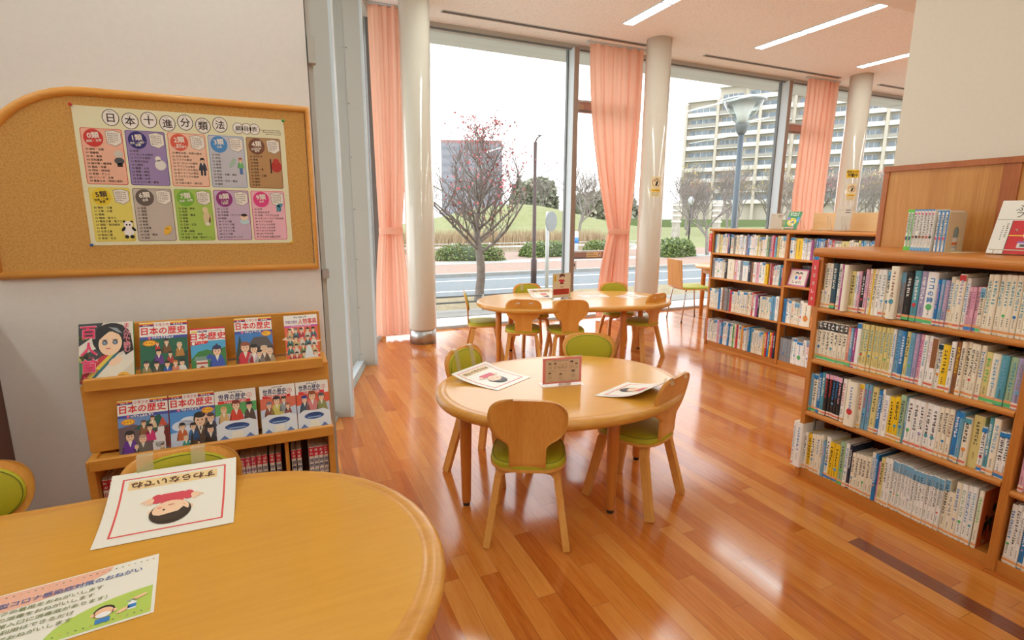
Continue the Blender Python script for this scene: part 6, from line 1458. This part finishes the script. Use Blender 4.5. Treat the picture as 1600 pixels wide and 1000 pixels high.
# evergreen shrubs and bushes
def bush(label, x0, y0, x1, y1, h, w, cols, name='bush', seed=1, z=G + .03):
    rd = random.Random(seed); c = Vector(((x0 + x1) / 2, (y0 + y1) / 2, z)); d = Vector((x1 - x0, y1 - y0, 0)); L = d.length / 2; d.normalize(); n = Vector((-d.y, d.x, 0))
    t = thing(name, label, 'bush', c, 0, 'clipped bushes beyond the road'); core = MB(); vs = []; NU, NVv = 28, 10
    for j in range(NVv + 1):
        for i in range(NU):
            a = 2 * PI * i / NU; e = PI / 2 * j / NVv; k = .84 + rd.uniform(-.05, .05); cr = math.copysign(abs(math.cos(a)) ** .6, math.cos(a)); sr = math.copysign(abs(math.sin(a)) ** .6, math.sin(a)); ce = math.cos(e) ** .55
            vs.append(d * L * cr * ce * k + n * w * sr * ce * k + Vector((0, 0, h * k * math.sin(e))))
    core.add(vs, [(j * NU + i, j * NU + (i + 1) % NU, (j + 1) * NU + (i + 1) % NU, (j + 1) * NU + i) for j in range(NVv) for i in range(NU)], K(58, 74, 40) if h < 2 else K(104, 110, 92), True); core.build('twigs', t)
    lf = MB()
    for k in range(2600):
        a = rd.uniform(0, 2 * PI); e = math.asin(rd.random() ** 1.1); cr = math.copysign(abs(math.cos(a)) ** .6, math.cos(a)); sr = math.copysign(abs(math.sin(a)) ** .6, math.sin(a)); ce = math.cos(e) ** .55; q = rd.uniform(.84, 1.04)
        p = d * L * cr * ce * q + n * w * sr * ce * q + Vector((0, 0, h * q * math.sin(e))); s = h * rd.uniform(.05, .10)
        u = Vector((rd.uniform(-1, 1), rd.uniform(-1, 1), rd.uniform(-.3, 1))).normalized(); v = u.cross(Vector((rd.uniform(-1, 1), rd.uniform(-1, 1), rd.uniform(-1, 1)))).normalized()
        lf.add([p - u * s, p + v * s * .5, p + u * s, p - v * s * .5], [(0, 1, 2, 3)], rd.choice(cols))
    o = lf.build('leaves', t); o['kind'] = 'stuff'; return t
GRN = [K(96, 122, 58), K(116, 140, 72), K(78, 104, 50), K(140, 156, 92)]
bush('long dark green bush behind the leafless tree on the left', 6.04, 21.6, 8.85, 20.6, .68, .7, GRN + [K(120, 104, 70)], seed=2)
bush('dark green bush left of the window mullion', 10.3, 21.8, 12.9, 22.3, .72, .7, GRN, seed=3)
bush('green bush between the middle curtain and the middle column', 13.7, 22.0, 15.5, 21.6, .72, .7, GRN, seed=5)
bush('green bush right of the middle column', 16.2, 19.6, 18.4, 20.2, .85, .8, GRN, seed=4)
for i, (x, y, h, w) in enumerate(((46, 97, 8.6, 2.8), (58, 114, 11, 4), (72, 108, 8, 8))):
    bush(('round dark evergreen tree behind the hill right of the brown lamp post', 'dark evergreen tree half hidden by the window mullion', 'long dark evergreen mass behind the middle curtain')[i], x - w, y, x + w, y, h, w, [K(134, 140, 118), K(150, 152, 132), K(116, 124, 104)], 'evergreen_tree', 8 + i, G)
b = MB(); b.box(52, 170, 88, 89, G, 1.1, P('park_hedge', (96, 112, 72), .9, var=.3, scale=4)); o = b.build('hedge'); tag(o, 'long low dark hedge along the far edge of the lawn', 'hedge')
# reeds
b = MB(); rd = random.Random(3); RC = [K(164, 142, 110), K(150, 126, 98), K(176, 158, 128), K(140, 118, 88)]
for k in range(5200):
    x = rd.uniform(-2, 22.5); y = rd.uniform(31.4, 36); h = rd.uniform(.6, 1.15); a = rd.uniform(-.25, .25); w = .03
    b.add([(x - w, y, G), (x + w, y, G), (x + a, y + rd.uniform(-.1, .1), G + h)], [(0, 1, 2)], rd.choice(RC))
o = b.build('reeds'); tag(o, 'bed of dry tan reeds along the far bank of the pond', 'reeds', kind='stuff')
t = thing('pond_fence', 'thin white fence along the near edge of the pond', 'fence', (10, 25.2, G))
for z in (.3, .5): b = MB(); b.tube([(-14, 0, z), (13, 0, z)], .018, P('white_post', (196, 202, 204), .5), 6); b.build('rail', t)
for i in range(14): b = MB(); b.tube([(-14 + i * 2, 0, 0), (-14 + i * 2, 0, .55)], .025, P('white_post', (196, 202, 204), .5), 6); b.build('post', t)
# distant walker on the hill, stone pillars and park lamp
b = MB(); pts = [(0, 0, .02), (.0, 0, .45), (.0, 0, .85), (0, 0, 1.15), (0, 0, 1.42), (0, 0, 1.5), (0, 0, 1.62), (0, 0, 1.74)]; b.tube(pts, [.07, .09, .15, .17, .19, .06, .105, .05], P('dark_clothes', (48, 54, 66), .8), 10)
for s in (-1, 1): b.tube([(s * .17, 0, 1.40), (s * .24, .03, 1.1), (s * .22, -.08, .85)], [.055, .05, .035], P('dark_clothes', (48, 54, 66), .8), 6); b.tube([(s * .08, 0, .9), (s * .09, -.05 * s, .45), (s * .09, .05 * s, .02)], [.09, .07, .05], P('dark_clothes', (48, 54, 66), .8), 6)
o = b.build('person', None, (20.3, 63.5, hill(20.3, 63.5))); o.scale = (.62, .62, .62); tag(o, 'tiny distant person in dark clothes walking on the grassy slope', 'person')
M_stone = speckle('pillar_stone', [(150, 142, 134), (190, 184, 176)], 3, .9)
for i, (x, y) in enumerate(((28.8, 32.9), (32.0, 31.9))):
    t = thing('stone_pillar', ('banded stone pillar right of the middle column beside the park lantern', 'banded stone pillar behind the bare tree near the far bookcase')[i], 'pillar', (x, y, G), .4, 'stone pillars in the park')
    b = MB(); b.box(-.24, .24, -.24, .24, 0, 3.0, M_stone, .02); b.build('shaft', t)
    for z in (.0, 1.5, 1.95, 2.35, 2.75): b = MB(); b.box(-.29, .29, -.29, .29, z, z + .14, P('pillar_band', (206, 202, 196), .8)); b.build('band', t)
t = thing('park_lantern', 'thin black park lantern post right of the banded stone pillar', 'lamp post', (29.9, 32.6, G)); b = MB(); b.lathe([(.06, 0), (.045, 2.85)], P('iron_post', (56, 56, 60), .5), 10); b.build('post', t); b = MB(); b.lathe([(.05, 2.85), (.22, 3.05), (.24, 3.3), (.05, 3.5)], P('lantern_glass', (196, 204, 206), .3), 12); b.build('lantern', t)
# parking machine like white post right of the mullion
t = thing('bollard', 'white and blue bollard beyond the road beside the window mullion', 'bollard', (12.2, 20.35, G)); b = MB(); b.lathe([(.12, 0), (.12, 1.15), (.08, 1.22)], P('white_post', (196, 202, 204), .5), 12); b.build('post', t); b = MB(); b.lathe([(.123, .7), (.123, .95)], K(60, 130, 200), 12); b.build('band', t)
# the dark tower and the apartment block
t = thing('office_tower', 'dark grey distant building behind the red leaved tree', 'building', (85, 236, G)); a = math.radians(-20); M_tw = P('tower_grey', (112, 114, 120), .7)
t.rotation_euler = (0, 0, a); b = MB(); b.box(-13.5, 13.5, -9, 9, 0, 34.0, M_tw); b.build('wall', t); b = MB(); b.box(-13.5, 13.5, -9.05, 9, 34.0, 35.2, P('tower_red', (130, 98, 94), .7)); b.build('parapet', t)
for i in range(9): b = MB(); b.box(-12.8, 12.8, -9.08, -9, 3 + i * 3.5, 4.3 + i * 3.5, P('tower_glass', (98, 101, 108), .5)); b.build('window_band', t)
ap = thing('apartment_block', 'beige stepped apartment block with many balconies behind the park trees', 'building', (109.4, 123.5, G), math.atan2(-.84, .54))
M_ap = P('beige_tile', (178, 172, 158), .8); M_ap2 = P('cream_slab', (198, 197, 192), .8); M_wn = P('apartment_glass', (104, 116, 124), .25, var=.5, scale=.9); M_ds = P('balcony_grey', (148, 146, 138), .8)  # darker grey for some of the balcony fronts
FH = 3.0
for (x0, x1, nf, dy, i) in ((0, 8.5, 11, 0, 0), (8.5, 15.5, 12, 0, 1), (15.5, 27.5, 13, -1.5, 2), (27.5, 41, 13, 0, 3), (41, 54.5, 12, 0, 4)):
    b = MB(); b.box(x0, x1, dy + 1.6, 14, 0, nf * FH + 1.0, M_ap); b.build('wall', ap)
    b = MB(); b.box(x0 - .2, x1 + .2, dy + .2, 14.2, nf * FH + 1.0, nf * FH + 1.5, M_ap2); b.build('roof', ap)
for x in (0, 8.5, 15.5, 19.6, 27.5, 34, 41, 47.5, 54.5): b = MB(); b.box(x - .35, x + .35, -.1 if x != 19.6 else -1.6, 1.7, 0, 34 if x > 8 else 33.5, M_ap); b.build('pier', ap)
n = 0
for f in range(2, 13):
    for (x0, x1, nf, dy) in ((0, 8.5, 11, 0), (8.5, 15.5, 12, 0), (15.5, 27.5, 13, -1.5), (27.5, 34, 13, 0), (34, 41, 13, 0), (41, 47.5, 12, 0), (47.5, 54.5, 12, 0)):
        if f >= nf: continue
        z = f * FH; b = MB(); b.box(x0 + .4, x1 - .4, dy, dy + 1.6, z - .12, z + .1, M_ap2); b.box(x0 + .4, x1 - .4, dy, dy + .1, z + .1, z + .95, M_ap2 if (f + int(x0)) % 3 else M_ds); o = b.build('balcony', ap)
        b = MB(); b.box(x0 + .9, x1 - .9, dy + 1.52, dy + 1.6, z + .15, z + 2.3, M_wn)
        for q in range(1, 4): xx = x0 + .9 + (x1 - x0 - 1.8) * q / 4; b.box(xx - .06, xx + .06, dy + 1.48, dy + 1.6, z + .15, z + 2.3, M_ap2)
        b.build('window', o)

import re as _re
for o in bpy.data.objects:
    if o.get('label') and not 4 <= len(_re.findall(r"[\w']+", str(o['label']))) <= 16: print('LABEL LENGTH', o.name, o['label'], file=__import__('sys').stderr)
